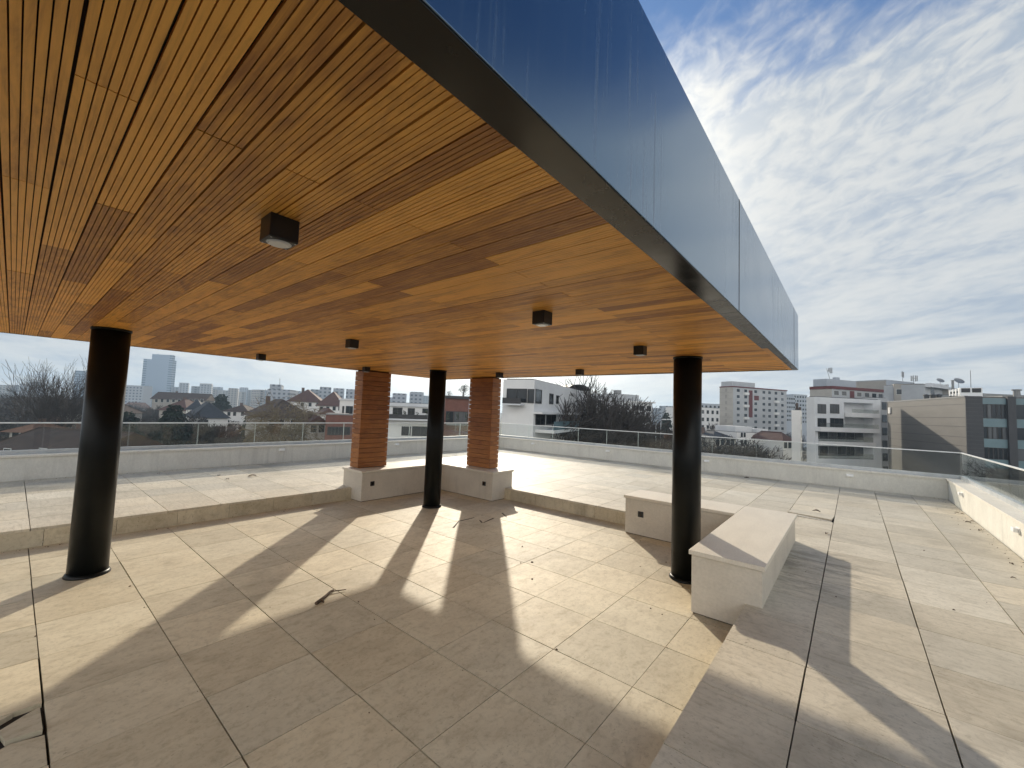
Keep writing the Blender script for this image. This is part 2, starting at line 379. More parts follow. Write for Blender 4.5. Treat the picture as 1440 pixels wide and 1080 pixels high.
tag(mb.build('stone_strip', M_COPING), 'narrow pale stone strip lying in the gap beside the lifted tile', 'stone strip')

# ------------------------------------------------------------------ parapets with copings, step lights and glass railing
def parapet(label, x0, y0, x1, y1, inner, joints):
    """inner: which side faces the terrace, as unit vector"""
    th = .34
    t_ = thing('parapet_wall', label, 'parapet', ((x0+x1)/2, (y0+y1)/2, 0))
    ix, iy = inner
    mb = MB(); mb.box(x0, y0, -.6, x1, y1, .622); mb.build('wall', M_PLASTER, t_, bevel=.004)
    for a, b_ in zip(joints[:-1], joints[1:]):
        mb = MB()
        if ix == 0:
            ya, yb_ = (y0-.022, y1+.02) if iy < 0 else (y0-.02, y1+.022)
            mb.box(a+.002, ya, .624, b_-.002, yb_, .664)
        else: mb.box(x0-.022, a+.002, .624, x1+.02, b_-.002, .664)
        mb.build('coping', M_COPING, t_, bevel=.003)
    return t_
parapet('plastered parapet wall along the left side, behind the thick round column', TX0, TY1, TX1+.34, TY1+.34, (0, -1), [TX0+i*1.25 for i in range(14)]+[TX1+.36])
parapet('plastered parapet wall across the far side of the terrace', TX1, TY0-.002, TX1+.34, TY1-.004, (-1, 0), [TY0+.02+i*1.25 for i in range(11)]+[TY1-.026])
parapet('plastered parapet wall on the right with stone coping seen from above', TX0, TY0-.34, TX1+.34, TY0-.004, (0, 1), [TX0+i*1.25 for i in range(14)]+[TX1+.36])
def railing(label, axis, c, js, ed_=1):
    t_ = thing('glass_railing', label, 'railing', (c, (js[0]+js[-1])/2, .664) if axis == 'y' else ((js[0]+js[-1])/2, c, .664))
    mb = MB()
    w = .035
    if axis == 'x': mb.box(js[0], c-w, .6645, js[-1], c+w, .735)
    else: mb.box(c-w, js[0], .6645, c+w, js[-1], .735)
    mb.build('base_channel', M_ALU, t_)
    for a, b_ in zip(js[:-1], js[1:]):
        mb = MB(); a += .006; b_ -= .006
        if axis == 'x': mb.box(a, c-.008, .70, b_, c+.008, 1.222, [1, 1, 0, ed_, 0, ed_])
        else: mb.box(c-.008, a, .70, c+.008, b_, 1.222, [1, 1, ed_, 0, ed_, 0])
        mb.build('glass_panel', [M_GLASS, M_GLEDGE], t_)
    mb = MB()
    if axis == 'x': mb.box(js[0], c-.013, 1.2225, js[-1], c+.013, 1.245)
    else: mb.box(c-.013, js[0], 1.2225, c+.013, js[-1], 1.245)
    mb.build('edge_glint', M_EDGEGLINT, t_)  # pale strip added for the bright line of light along the glass edge
xj = [TX0+.04] + [x for x in [1.615-1.19*4+1.19*i for i in range(20)] if TX0+.1 < x < TX1+.1] + [TX1+.245]
railing('glass railing on the left parapet in front of the low houses', 'x', TY1+.25, xj)
railing('glass railing on the far parapet, before the apartment blocks', 'y', TX1+.25, [TY0-.245] + [-.20+1.15*i for i in range(10)] + [TY1+.235])
railing('glass railing on the right parapet, running toward the camera', 'x', TY0-.255, [TX0+.04+1.2*i for i in range(15)]+[TX1+.24], 0)
wl = [('y', 4.57, 'left parapet, left of the wood pillars'), ('y', 8.1, 'left parapet, between the two wood pillars'), ('x', 9.72, 'far parapet, just right of the right wood pillar'),
      ('x', 6.52, 'far parapet, below the bare trees'), ('x', 3.335, 'far parapet, just right of the right column'), ('x', .064, 'far parapet, nearest its right corner'),
      ('r', 11.65, 'right parapet, nearer the far corner'), ('r', 8.2, 'right parapet, nearer the camera')]
for ax, p, where in wl:
    loc = {'y': (p, TY1-.001, .55), 'x': (TX1-.001, p, .52), 'r': (p, TY0-.003, .53)}[ax]
    t_ = thing('wall_light', 'small white step light on the '+where, 'wall light', loc, 'step lights on the parapets')
    d = {'y': (0, -1), 'x': (-1, 0), 'r': (0, 1)}[ax]
    def lb(mb, w, z0, z1, o0, o1, mi=0):
        x, y, z = loc
        if d[0] == 0: a, b_ = sorted((y+d[1]*o0, y+d[1]*o1)); mb.box(x-w, a, z+z0, x+w, b_, z+z1, mi)
        else: a, b_ = sorted((x+d[0]*o0, x+d[0]*o1)); mb.box(a, y-w, z+z0, b_, y+w, z+z1, mi)
    mb = MB(); lb(mb, .07, -.032, .032, -.005, .012); mb.build('back_plate', M_WHITE, t_, bevel=.004)
    mb = MB(); lb(mb, .062, -.024, .028, .0125, .055); mb.build('hood', M_WHITE, t_, bevel=.006)

# ------------------------------------------------------------------ corner benches
def inset(poly, d):
    r = []; n = len(poly)
    for i in range(n):
        p, q_, s = Vector(poly[i-1]), Vector(poly[i]), Vector(poly[(i+1) % n]); a, b_ = (q_-p).normalized(), (s-q_).normalized()
        sg = 1 if sum(poly[k-1][0]*poly[k][1]-poly[k][0]*poly[k-1][1] for k in range(n)) > 0 else -1
        v = q_ + Vector((-a.y, a.x))*d*sg + Vector((-b_.y, b_.x))*d*sg; r.append((v.x, v.y))
    return r
def bench(label, base, slabs, sockets, loc):
    t_ = thing('stone_bench', label, 'bench', loc)
    mb = MB(); mb.prism(base, .009, .522, 0, rnd.random()); mb.build('base', M_BENCH, t_, bevel=.003)
    cx_ = sum(p[0] for p in base)/6; cy_ = sum(p[1] for p in base)/6; sh_ = lambda p, o: (p[0]+(o if p[0] < cx_ else -o), p[1]+(o if p[1] < cy_ else -o))
    mb = MB(); mb.prism([(a_, b2_) for a_, b2_ in inset(base, .012)], -.02, .5284, 0, .5); mb.build('plinth', M_SUB, t_)
    for sl in slabs:
        mb = MB(); mb.prism(sl, .5285, .568, 0, rnd.random()); mb.build('top_slab', M_SLABTOP, t_, bevel=.003)
    for d, p, z in sockets:
        mb = MB()
        x, y = p
        if d == 'y': mb.box(x-.043, y-.012, z-.043, x+.043, y+.002, z+.043)
        else: mb.box(x-.012, y-.043, z-.043, x+.002, y+.043, z+.043)
        so = mb.build('socket', M_BLACK, t_, bevel=.006)
        mb = MB()
        if d == 'y': mb.box(x-.026, y-.0165, z-.026, x+.026, y-.0125, z+.026)
        else: mb.box(x-.0165, y-.026, z-.026, x-.0125, y+.026, z+.026)
        mb.build('cover', M_TRIM, so, bevel=.003, origin=Vector(loc))
o = .022
bench('low L-shaped stone bench by the right column, nearest the camera',
      [(4.13, .60), (6.72, .60), (6.72, 2.71), (6.12, 2.71), (6.12, 1.17), (4.13, 1.17)],
      [[(4.13-o, .60-o), (6.72+o, .60-o), (6.72+o, 1.168+o), (4.13-o, 1.168+o)], [(6.12-o, 1.172+o), (6.72+o, 1.172+o), (6.72+o, 2.71+o), (6.12-o, 2.71+o)]],
      [('x', (6.12, 2.465), .317)], (6.12, .9, 0))
bench('low L-shaped stone bench in the far corner beneath two wood pillars',
      [(4.235, 7.03), (6.13, 7.03), (6.13, 5.48), (6.74, 5.48), (6.74, 7.70), (4.235, 7.70)],
      [[(4.235-o, 7.03-o), (6.74+o, 7.03-o), (6.74+o, 7.70+o), (4.235-o, 7.70+o)], [(6.13-o, 5.48-o), (6.74+o, 5.48-o), (6.74+o, 7.026-o), (6.13-o, 7.026-o)]],
      [('y', (4.455, 7.03), .317), ('x', (6.13, 5.70), .317)], (6.13, 7.03, 0))

# ------------------------------------------------------------------ canopy roof
ZS, RX0, RX1, RY0, RY1, FT = 2.487, -1.3, 6.68, .55, 7.68, 3.225
roof = thing('roof_canopy', 'large flat canopy roof with wooden slatted ceiling and metal fascia', 'canopy', (RX1/2, (RY0+RY1)/2, ZS))
WY0 = RY0+.118
mb = MB(); bw = .1075; k0 = math.floor((RX0+.06-.032)/bw)+1; xb = .032 + k0*bw; i = 0
while xb + bw < RX1-.012:
    par = (i + k0) % 2; y = WY0
    cuts = [WY0] + [1.285+.803*(j*2+par)+rnd.choice((0, 0, 0, .803*.0)) for j in range(-1, 6)] + [RY1-.012]
    cuts = sorted(c_ for c_ in cuts if WY0 <= c_ <= RY1-.012)
    for ya, yb_ in zip(cuts[:-1], cuts[1:]):
        if yb_-ya < .02: continue
        tn = min(1, max(0, rnd.gauss(.58, .17) if rnd.random() > .10 else rnd.uniform(.08, .24))); sw = (bw-.0036)/6; dz = rnd.uniform(0, .0015)
        for s_ in range(6):
            xa = xb+.0018+s_*sw
            mb.box(xa+.0014, ya+.0022, ZS+dz, xa+sw-.0014, yb_-.0022, ZS+.014, 0, tn, skip=(1,))
    xb += bw; i += 1
mb.build('wood_ceiling', M_WOOD_C, roof)
mb = MB(); mb.box(RX0+.02, RY0+.02, ZS+.0145, RX1-.02, RY1-.02, FT-.06); mb.build('roof_deck', M_GROOVE, roof)
for xa, xe in ((RX0, -.2), (-.2, 2.91), (2.91, 6.16), (6.16, RX1)):
    mb = MB(); mb.box(xa+.005, RY0, ZS-.001, xe-.005, RY0+.012, FT); mb.build('fascia_panel', M_FASCIA, roof, bevel=.002)
for xj in (-.2, 2.91, 6.16):
    mb = MB(); mb.box(xj-.0045, RY0-.0012, ZS, xj+.0045, RY0+.011, FT-.002); mb.build('joint_strip', M_GROOVE, roof)
for xa, xe, w in ((RX0, -.2, .116), (-.2, 2.91, .116), (2.91, 4.55, .116), (4.55, RX1-.014, .066)):
    mb = MB(); mb.box(xa+.002, RY0+.004, ZS-.0045, xe-.002, RY0+w, ZS-.0012); mb.box(xa+.002, RY0+.0125, ZS-.0011, xe-.002, RY0+w, ZS+.012); mb.build('soffit_trim', M_TRIM, roof, bevel=.002)
mb = MB(); mb.box(4.552, RY0+.0665, ZS, RX1-.014, RY0+.1165, ZS+.014, 0, .5, skip=(1,)); mb.build('filler_board', M_WOOD_C, roof)
for ya, ye in ((RY0+.013, 2.9), (2.9, 5.3), (5.3, RY1)):
    mb = MB(); mb.box(RX1-.012, ya+.002, ZS-.004, RX1, ye-.002, FT-.001); mb.build('fascia_panel', M_FASCIA, roof, bevel=.002)
for xa, xe in ((RX0, .4), (.4, 3.6), (3.6, RX1-.013)):
    mb = MB(); mb.box(xa+.002, RY1-.012, ZS-.004, xe-.002, RY1, FT-.001); mb.build('fascia_panel', M_FASCIA, roof, bevel=.002)
mb = MB(); mb.box(RX0, RY0+.013, ZS-.003, RX0+.012, RY1-.013, FT-.001); mb.build('fascia_panel', M_FASCIA, roof)
mb = MB(); mb.box(RX0+.013, RY0+.013, FT-.058, RX1-.013, RY1-.013, FT-.02); mb.build('roof_membrane', M_ROOFTOP, roof)

def column(loc, label):
    t_ = thing('round_column', label, 'column', loc, 'round steel columns under the canopy')
    x, y, _ = loc
    mb = MB(); mb.rings((x, y), [(.152, .03), (.152, ZS+.01)], 48); mb.build('shaft', M_COLUMN, t_, smooth=True)
    mb = MB(); mb.rings((x, y), [(.172, -.01), (.172, .012), (.160, .032), (.1525, .034)], 48); mb.build('base_collar', M_COLUMN, t_, smooth=True)
    mb = MB(); mb.rings((x, y), [(.1525, ZS-.022), (.159, ZS-.020), (.159, ZS+.008)], 48); mb.build('top_collar', M_COLUMN, t_, smooth=True)
column((.61, 5.95, 0), 'black round column standing alone on the left')
column((5.00, 5.93, 0), 'black round column between the two wood pillars')
column((4.93, 1.46, 0), 'black round column beside the nearest bench corner')

def pillar(x0, y0, x1, y1, label):
    t_ = thing('wood_pillar', label, 'pillar', ((x0+x1)/2, (y0+y1)/2, .568))
    mb = MB(); mb.box(x0+.03, y0+.03, .5685, x1-.03, y1-.03, ZS+.012); mb.build('core', M_GROOVE, t_)
    mb = MB(); z = .575; ph = .0945
    while z+ph < ZS+.005:
        a, b_ = z+.003, z+ph-.003
        for (xa, ya, xe, ye) in ((x0, y0, x1, y0+.02), (x0, y1-.02, x1, y1), (x0, y0+.0205, x0+.02, y1-.0205), (x1-.02, y0+.0205, x1, y1-.0205)):
            e = rnd.uniform(0, .002); mb.box(xa-e, ya-e, a, xe+e, ye+e, min(b_, ZS+.003), 0, rnd.random())
        z += ph
    mb.build('slat_cladding', M_WOOD_P, t_)
pillar(4.335, 7.37, 4.965, 7.655, 'reddish wood slatted pillar on the left arm of the far bench')
pillar(6.40, 5.82, 6.66, 6.50, 'reddish wood slatted pillar on the right arm of the far bench')

lamps = [(.60, 1.67, 'nearest the camera, largest in view'), (2.295, 1.65, 'second nearest along the metal fascia'), (2.27, 4.12, 'in the middle of the left half of the ceiling'), (3.96, 1.63, 'next to the top of the right column'),
         (2.29, 6.72, 'at the left edge of the ceiling, above the skyline'), (4.05, 6.80, 'at the top of the left wood pillar'), (5.69, 5.02, 'at the top of the right wood pillar'), (5.68, 3.32, 'between right wood pillar and right column')]
for x, y, where in lamps:
    t_ = thing('ceiling_light', 'black cube ceiling light '+where, 'ceiling light', (x, y, ZS), 'cube lights on the ceiling')
    s, hh = .051, .088
    mb = MB(); mb.box(x-s, y-s, ZS-hh, x+s, y+s, ZS+.004); mb.build('housing', M_BLACK, t_, bevel=.005)
    mb = MB(); mb.rings((x, y), [(.041, ZS-hh-.0035), (.043, ZS-hh-.001)], 28); mb.build('bezel_ring', M_ALU, t_)
    mb = MB(); mb.rings((x, y), [(.034, ZS-hh-.0065), (.037, ZS-hh-.0037)], 28); mb.build('lens', M_LENS, t_)
    for sx, sy in ((-1, -1), (1, -1), (1, 1), (-1, 1)):
        mb = MB(); mb.rings((x+sx*.042, y+sy*.042), [(.0032, ZS-hh-.0015), (.0032, ZS-hh+.001)], 8); mb.build('screw', M_ALU, t_)

# ------------------------------------------------------------------ litter on the paving
M_LEAF = surf('dry_leaf', (.10, .062, .035), (.055, .036, .024), 30, .8, local=True)
M_LEAFP = surf('pale_leaf', (.33, .29, .23), (.2, .17, .14), 30, .8, local=True)
def leaf(x, y, z, size, mat, label, group, tilt=.3):
    mb = MB(); a = rnd.uniform(0, 6.28); n = 6; L, Wd = size, size*.45
    rows = []
    for i in range(n+1):
        s = i/n; w = Wd*math.sin(math.pi*min(1, s*.92+.06))**.8; cz = .006*size/.06*math.sin(s*3.1)*(.6+.5*math.sin(x*9+s*5))
        rows.append([((s-.5)*L, -w/2, cz+.35*w), ((s-.5)*L, 0, cz), ((s-.5)*L, w/2, cz+.25*w*(1+tilt))])
    for r_ in rows:
        for p in r_: mb.v.append((x+p[0]*math.cos(a)-p[1]*math.sin(a), y+p[0]*math.sin(a)+p[1]*math.cos(a), z+.003+p[2]))
    for i in range(n):
        for j in range(2): q_ = i*3+j; mb.face([q_, q_+1, q_+4, q_+3], 0, .5)
    o = mb.build('dry_leaf', mat, smooth=True)
    md = o.modifiers.new('thick', 'SOLIDIFY'); md.thickness = .0015
    return tag(o, label, 'leaf', group)
for x, y, s in ((11.27, -1.47, .06), (11.18, -1.53, .05), (10.28, -1.47, .09), (10.44, -1.54, .06), (9.64, -1.50, .08), (7.6, -1.42, .06), (6.9, -1.30, .05)):
    leaf(x, y, UPZ, s, M_LEAF, 'small dark dry leaf lying along the foot of the right parapet', 'dry leaves by the right parapet')
leaf(7.48, .30, UPZ, .08, M_LEAF, 'dark dry leaf just in front of the lifted tile', None)
leaf(9.00, .50, .25, .12, M_LEAF, 'dark dry leaf resting on the lifted tile', None)
leaf(12.75, 2.22, UPZ, .13, M_LEAF, 'dark dry leaf at the foot of the far parapet near the right column', None)
for x, y, s in ((2.84, 10.14, .10), (2.84, 9.6, .10), (3.31, 9.68, .17), (2.03, 11.05, .07)):
    leaf(x, y, UPZ, s, M_LEAFP, 'pale curled leaf on the sunlit paving by the left parapet', 'pale leaves on the left terrace')
mb = MB()                                 # broken tile corner, built as dark forked tubes on the floor
pts = [(1.86, 3.715), (1.93, 3.755), (1.99, 3.80), (2.06, 3.85), (2.10, 3.872)]
for i in range(4): mb.tube((*pts[i], .012+.004*(i % 2)), (*pts[i+1], .012+.004*((i+1) % 2)), .016-.002*i, .014-.002*i, 6, caps=True)
mb.tube((2.06, 3.85, .016), (2.19, 3.80, .010), .007, .004, 5, caps=True); mb.tube((1.93, 3.755, .012), (1.92, 3.70, .012), .012, .009, 5, caps=True)
tag(mb.build('twig', M_LEAF), 'dark forked shape standing in for a broken tile corner on the sunlit floor, left of centre', 'twig')
mb = MB()                                 # sawn slots and chips in the lower floor near the far corner
for a, b_ in (((4.37, 4.66), (4.68, 4.87)), ((4.68, 4.87), (5.02, 4.86)), ((5.23, 4.62), (4.92, 4.55)), ((4.90, 4.57), (4.98, 4.70)), ((5.60, 4.75), (5.45, 4.52)), ((4.9, 6.05), (5.15, 6.25))):
    d = Vector((b_[0]-a[0], b_[1]-a[1])); n_ = Vector((-d.y, d.x)).normalized()*.014
    mb.hexa([(a[0]+n_.x, a[1]+n_.y, -.004), (a[0]-n_.x, a[1]-n_.y, -.004), (b_[0]-n_.x*.5, b_[1]-n_.y*.5, -.004), (b_[0]+n_.x*.5, b_[1]+n_.y*.5, -.004),
             (a[0]+n_.x, a[1]+n_.y, .0022), (a[0]-n_.x, a[1]-n_.y, .0022), (b_[0]-n_.x*.5, b_[1]-n_.y*.5, .0022), (b_[0]+n_.x*.5, b_[1]+n_.y*.5, .0022)])
tag(mb.build('floor_slots', M_SUB), kind='structure')
for x, y, r in ((4.09, 2.97, .017), (3.69, 2.67, .012), (4.45, 3.4, .01)):
    mb = MB(); mb.rings((x, y), [(r, -.001), (r*.8, .006), (r*.3, .010)], 9); tag(mb.build('pebble', M_LEAF, smooth=True), 'tiny dark pebble on the sunlit lower floor', 'pebble', 'pebbles on the lower floor')

mb = MB()                                 # grit and leaf crumbs gathered in joints and along edges
for _ in range(280):
    k = rnd.random()
    if k < .30: x, y, z = rnd.uniform(5, 13.1), TY0+abs(rnd.gauss(0, .10))+.03, UPZ
    elif k < .42: x, y, z = TX1-abs(rnd.gauss(0, .10))-.03, rnd.uniform(-1.5, 9), UPZ
    elif k < .56: x, y, z = rnd.uniform(0, 12), TY1-abs(rnd.gauss(0, .12))-.03, UPZ
    elif k < .72: x, y, z = rnd.uniform(0, 4.2), LOW_Y1-abs(rnd.gauss(0, .06))-.03, 0
    elif k < .84: x, y, z = GX0+P*rnd.randint(0, 9)+rnd.gauss(0, .03), rnd.uniform(.8, 7.2), 0
    elif k < .92: x, y, z = rnd.uniform(.2, 6.4), rnd.uniform(1.3, 6.9), 0
    else: x, y, z = rnd.uniform(2, 12.9), rnd.uniform(-1.5, .6), UPZ
    s_ = rnd.uniform(.003, .011); a = rnd.uniform(0, 6.28); c_, d_ = math.cos(a)*s_, math.sin(a)*s_
    mb.hexa([(x-c_, y-d_, z), (x+d_*.6, y-c_*.6, z), (x+c_, y+d_, z), (x-d_*.6, y+c_*.6, z), (x-c_*.7, y-d_*.7, z+s_*.5), (x+d_*.4, y-c_*.4, z+s_*.7), (x+c_*.7, y+d_*.7, z+s_*.4), (x-d_*.4, y+c_*.4, z+s_*.6)], 0, rnd.random())
tag(mb.build('grit', M_LEAF), kind='stuff')

# ================================================================== the city round the building
def cm(name, c, c2=None, scale=.35, rough=.85, **k): return surf(name, c, c2, scale, rough, **k)
M_WHITE_W = cm('white_render', (.80, .79, .76), (.72, .71, .69)); M_GREY_W = cm('grey_render', (.47, .48, .485), (.41, .42, .43))
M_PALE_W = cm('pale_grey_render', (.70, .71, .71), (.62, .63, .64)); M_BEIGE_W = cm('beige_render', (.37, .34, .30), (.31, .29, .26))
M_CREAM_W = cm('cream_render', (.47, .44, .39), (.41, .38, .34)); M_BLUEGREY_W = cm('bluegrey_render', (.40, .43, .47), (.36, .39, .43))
M_BRICKW = cm('brick_red', (.20, .085, .062), (.16, .07, .052), 1.2); M_CHIM = cm('chimney_brick', (.16, .11, .09), (.12, .085, .07), 1.2); M_STRIPE = cm('red_paint', (.15, .03, .03), (.12, .027, .026))
M_TERRA = cm('brownred_tiles', (.13, .066, .052), (.095, .050, .041), 1.0, bump=.6, bscale=6); M_ROOFBR = cm('brown_tiles', (.085, .056, .042), (.058, .040, .032), .9, bump=.6, bscale=6)
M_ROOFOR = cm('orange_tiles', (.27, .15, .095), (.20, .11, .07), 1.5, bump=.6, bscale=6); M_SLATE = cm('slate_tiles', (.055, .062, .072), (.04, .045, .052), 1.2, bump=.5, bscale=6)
M_CLAD = cm('taupe_cladding', (.150, .140, .127), (.130, .122, .111), .25, .6, stretch=(1, 1, 4)); M_DCLAD = cm('charcoal_cladding', (.045, .045, .05), (.035, .036, .04), .3, .5)
M_TEAL = cm('teal_glass_panel', (.16, .24, .26), (.13, .20, .22), .3, .2); M_FRAME = cm('window_frame', (.035, .035, .037), rough=.5); M_FRAMEW = cm('white_frame', (.62, .62, .60), rough=.5)
M_CONC = cm('city_concrete', (.30, .30, .29), (.24, .24, .235)); M_METAL = cm('grey_metal', (.28, .29, .30), rough=.5, metal=.5)
M_TAR = cm('flat_roof', (.10, .10, .10), (.07, .07, .07), .5)
m, t, b = new_mat('window_glass')
b.inputs['Base Color'].default_value = (.018, .022, .026, 1); b.inputs['Roughness'].default_value = .08; b.inputs['Specular IOR Level'].default_value = .4
M_PANE = m
m, t, b = new_mat('curtained_glass')
b.inputs['Base Color'].default_value = (.10, .105, .11, 1); b.inputs['Roughness'].default_value = .15
M_CURT = m
def far_facade(name, wall, win, sx, sz):
    """wall with rows of small windows, for blocks too far to show each one"""
    m, t, b = new_mat(name)
    g = nn(t, 'ShaderNodeNewGeometry'); s = nn(t, 'ShaderNodeSeparateXYZ'); t.links.new(g.outputs['Position'], s.inputs[0])
    h = math_(t, 'MULTIPLY', math_(t, 'SUBTRACT', s.outputs[1], s.outputs[0]), .7)
    fx = math_(t, 'FRACT', math_(t, 'DIVIDE', h, sx)); fz = math_(t, 'FRACT', math_(t, 'DIVIDE', s.outputs[2], sz))
    k = math_(t, 'MULTIPLY', math_(t, 'MULTIPLY', math_(t, 'GREATER_THAN', fx, .35), math_(t, 'LESS_THAN', fx, .85)),
              math_(t, 'MULTIPLY', math_(t, 'GREATER_THAN', fz, .30), math_(t, 'LESS_THAN', fz, .78)))
    t.links.new(mixc(t, k, wall, win), b.inputs['Base Color']); b.inputs['Roughness'].default_value = .8
    return m
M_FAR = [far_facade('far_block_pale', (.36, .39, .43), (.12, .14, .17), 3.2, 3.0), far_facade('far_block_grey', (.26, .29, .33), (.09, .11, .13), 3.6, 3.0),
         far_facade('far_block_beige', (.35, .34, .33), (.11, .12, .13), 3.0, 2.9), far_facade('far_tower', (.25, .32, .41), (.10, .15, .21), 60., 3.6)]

class Fac:
    """a facade plane given by its left and right ends in the view (pixel column, depth) and its top"""
    def __init__(s, xl, yt, dl, xr, dr):
        A, B = aim(xl, yt, dl), aim(xr, yt, dr); s.A = Vector((A.x, A.y)); s.top = A.z
        d = Vector((B.x-A.x, B.y-A.y)); s.W = d.length; s.u = d.normalized(); s.n = Vector((s.u.y, -s.u.x))
        if s.n.dot(s.A) > 0: s.n = -s.n
    def P(s, a, z, o=0): p = s.A + s.u*a + s.n*o; return (p.x, p.y, z)
    def loc(s, px, py):
        r_ = ray(px, py); d2 = Vector((r_.x, r_.y)); k = s.A.dot(s.n)/d2.dot(s.n); p = CAM + r_*k
        return (Vector((p.x, p.y))-s.A).dot(s.u), p.z
    def rect(s, x0, y0, x1, y1):
        a0, z1 = s.loc(x0, (y0)); a1, z0 = s.loc(x1, y1); _, z1b = s.loc(x1, y0); _, z0b = s.loc(x0, y1)
        return a0, (z0+z0b)/2, a1, (z1+z1b)/2
    def box(s, mb, a0, a1, z0, z1, o0, o1, mi=0, tn=.5):
        mb.hexa([s.P(a0, z0, o1), s.P(a1, z0, o1), s.P(a1, z0, o0), s.P(a0, z0, o0), s.P(a0, z1, o1), s.P(a1, z1, o1), s.P(a1, z1, o0), s.P(a0, z1, o0)], mi, tn)
    def depth_to(s, px, right=False):
        """how deep the side face must be for its far edge to stand in pixel column px"""
        lo, hi = .5, 60
        def col(o): p = Vector(s.P(s.W if right else 0, 1.8, -o))-CAM; return 720+F*p.dot(rt)/p.dot(fw)
        sg = 1 if col(30) < col(1) else -1
        for _ in range(40):
            mid = (lo+hi)/2
            if (col(mid)-px)*sg > 0: lo = mid
            else: hi = mid
        return lo
    def side(s, right, depth):
        f = Fac.__new__(Fac); f.top = s.top; f.W = depth
        if right: f.A = s.A + s.u*s.W; f.u = -s.n; f.n = s.u
        else: f.A = s.A - s.n*depth; f.u = s.n; f.n = -s.u
        return f
def bld(name, label, cat, f, depth, wall, group=None, roofm=M_TAR, parapet_=.5):
    c = f.A + f.u*(f.W/2) - f.n*(depth/2)
    t_ = thing(name, label, cat, (c.x, c.y, GROUND), group)
    mb = MB(); f.box(mb, 0, f.W, GROUND-.5, f.top, -depth, 0); mb.build('wall', wall, t_)
    if roofm:
        mb = MB(); f.box(mb, .3, f.W-.3, f.top+.01, f.top+.12, -depth+.3, -.3); mb.build('flat_roof', roofm, t_)
    return t_
def window(t_, f, a0, z0, a1, z1, mull=1, frame=M_FRAME, pane=M_PANE, fw_=.09, bar=None):
    mb = MB(); f.box(mb, a0, a1, z0, z0+fw_, .004, .07); f.box(mb, a0, a1, z1-fw_, z1, .004, .07)
    f.box(mb, a0, a0+fw_, z0+fw_, z1-fw_, .004, .07); f.box(mb, a1-fw_, a1, z0+fw_, z1-fw_, .004, .07)
    for k in range(1, mull+1):
        a = a0+(a1-a0)*k/(mull+1); f.box(mb, a-fw_*.4, a+fw_*.4, z0+fw_, z1-fw_, .006, .065)
    w = mb.build('window', frame, t_)
    mb = MB(); f.box(mb, a0+fw_, a1-fw_, z0+fw_, z1-fw_, .003, .03); mb.build('pane', pane, w, origin=Vector(t_['_o']))
def swin(t_, f, a0, z0, a1, z1, frame=M_FRAMEW, pane=M_PANE):
    """small far window: surround and pane in one mesh"""
    mb = MB(); e = .10; f.box(mb, a0-e, a1+e, z0-e, z1+e, .004, .05, 0); f.box(mb, a0, a1, z0, z1, .0505, .06, 1)
    mb.build('window', [frame, pane], t_)
def slab(t_, name, f, r, o0, o1, mat):
    mb = MB(); f.box(mb, r[0], r[2], r[1], r[3], o0, o1); return mb.build(name, mat, t_)

# ground
m, t, b = new_mat('city_ground')
v = nn(t, 'ShaderNodeNewGeometry').outputs['Position']
col = mixc(t, sstep(t, noise(t, v, .03, 6, .65), .35, .65), (.075, .07, .055), (.11, .105, .085))
col = mixc(t, sstep(t, noise(t, v, .5, 5, .7), .45, .7), col, (.05, .055, .035)); t.links.new(col, b.inputs['Base Color']); b.inputs['Roughness'].default_value = .95
mb = MB(); n_ = 64; mb.poly([(2600*math.cos(2*math.pi*i/n_), 2600*math.sin(2*math.pi*i/n_), GROUND) for i in range(n_)])
tag(mb.build('ground', m), kind='structure')
# the block the terrace stands on
mb = MB(); mb.box(TX0, TY0-.34, GROUND, TX1+.34, TY1+.34, -.61)
tag(mb.build('apartment_building', M_PALE_W), 'pale building body below the roof terrace', 'building')

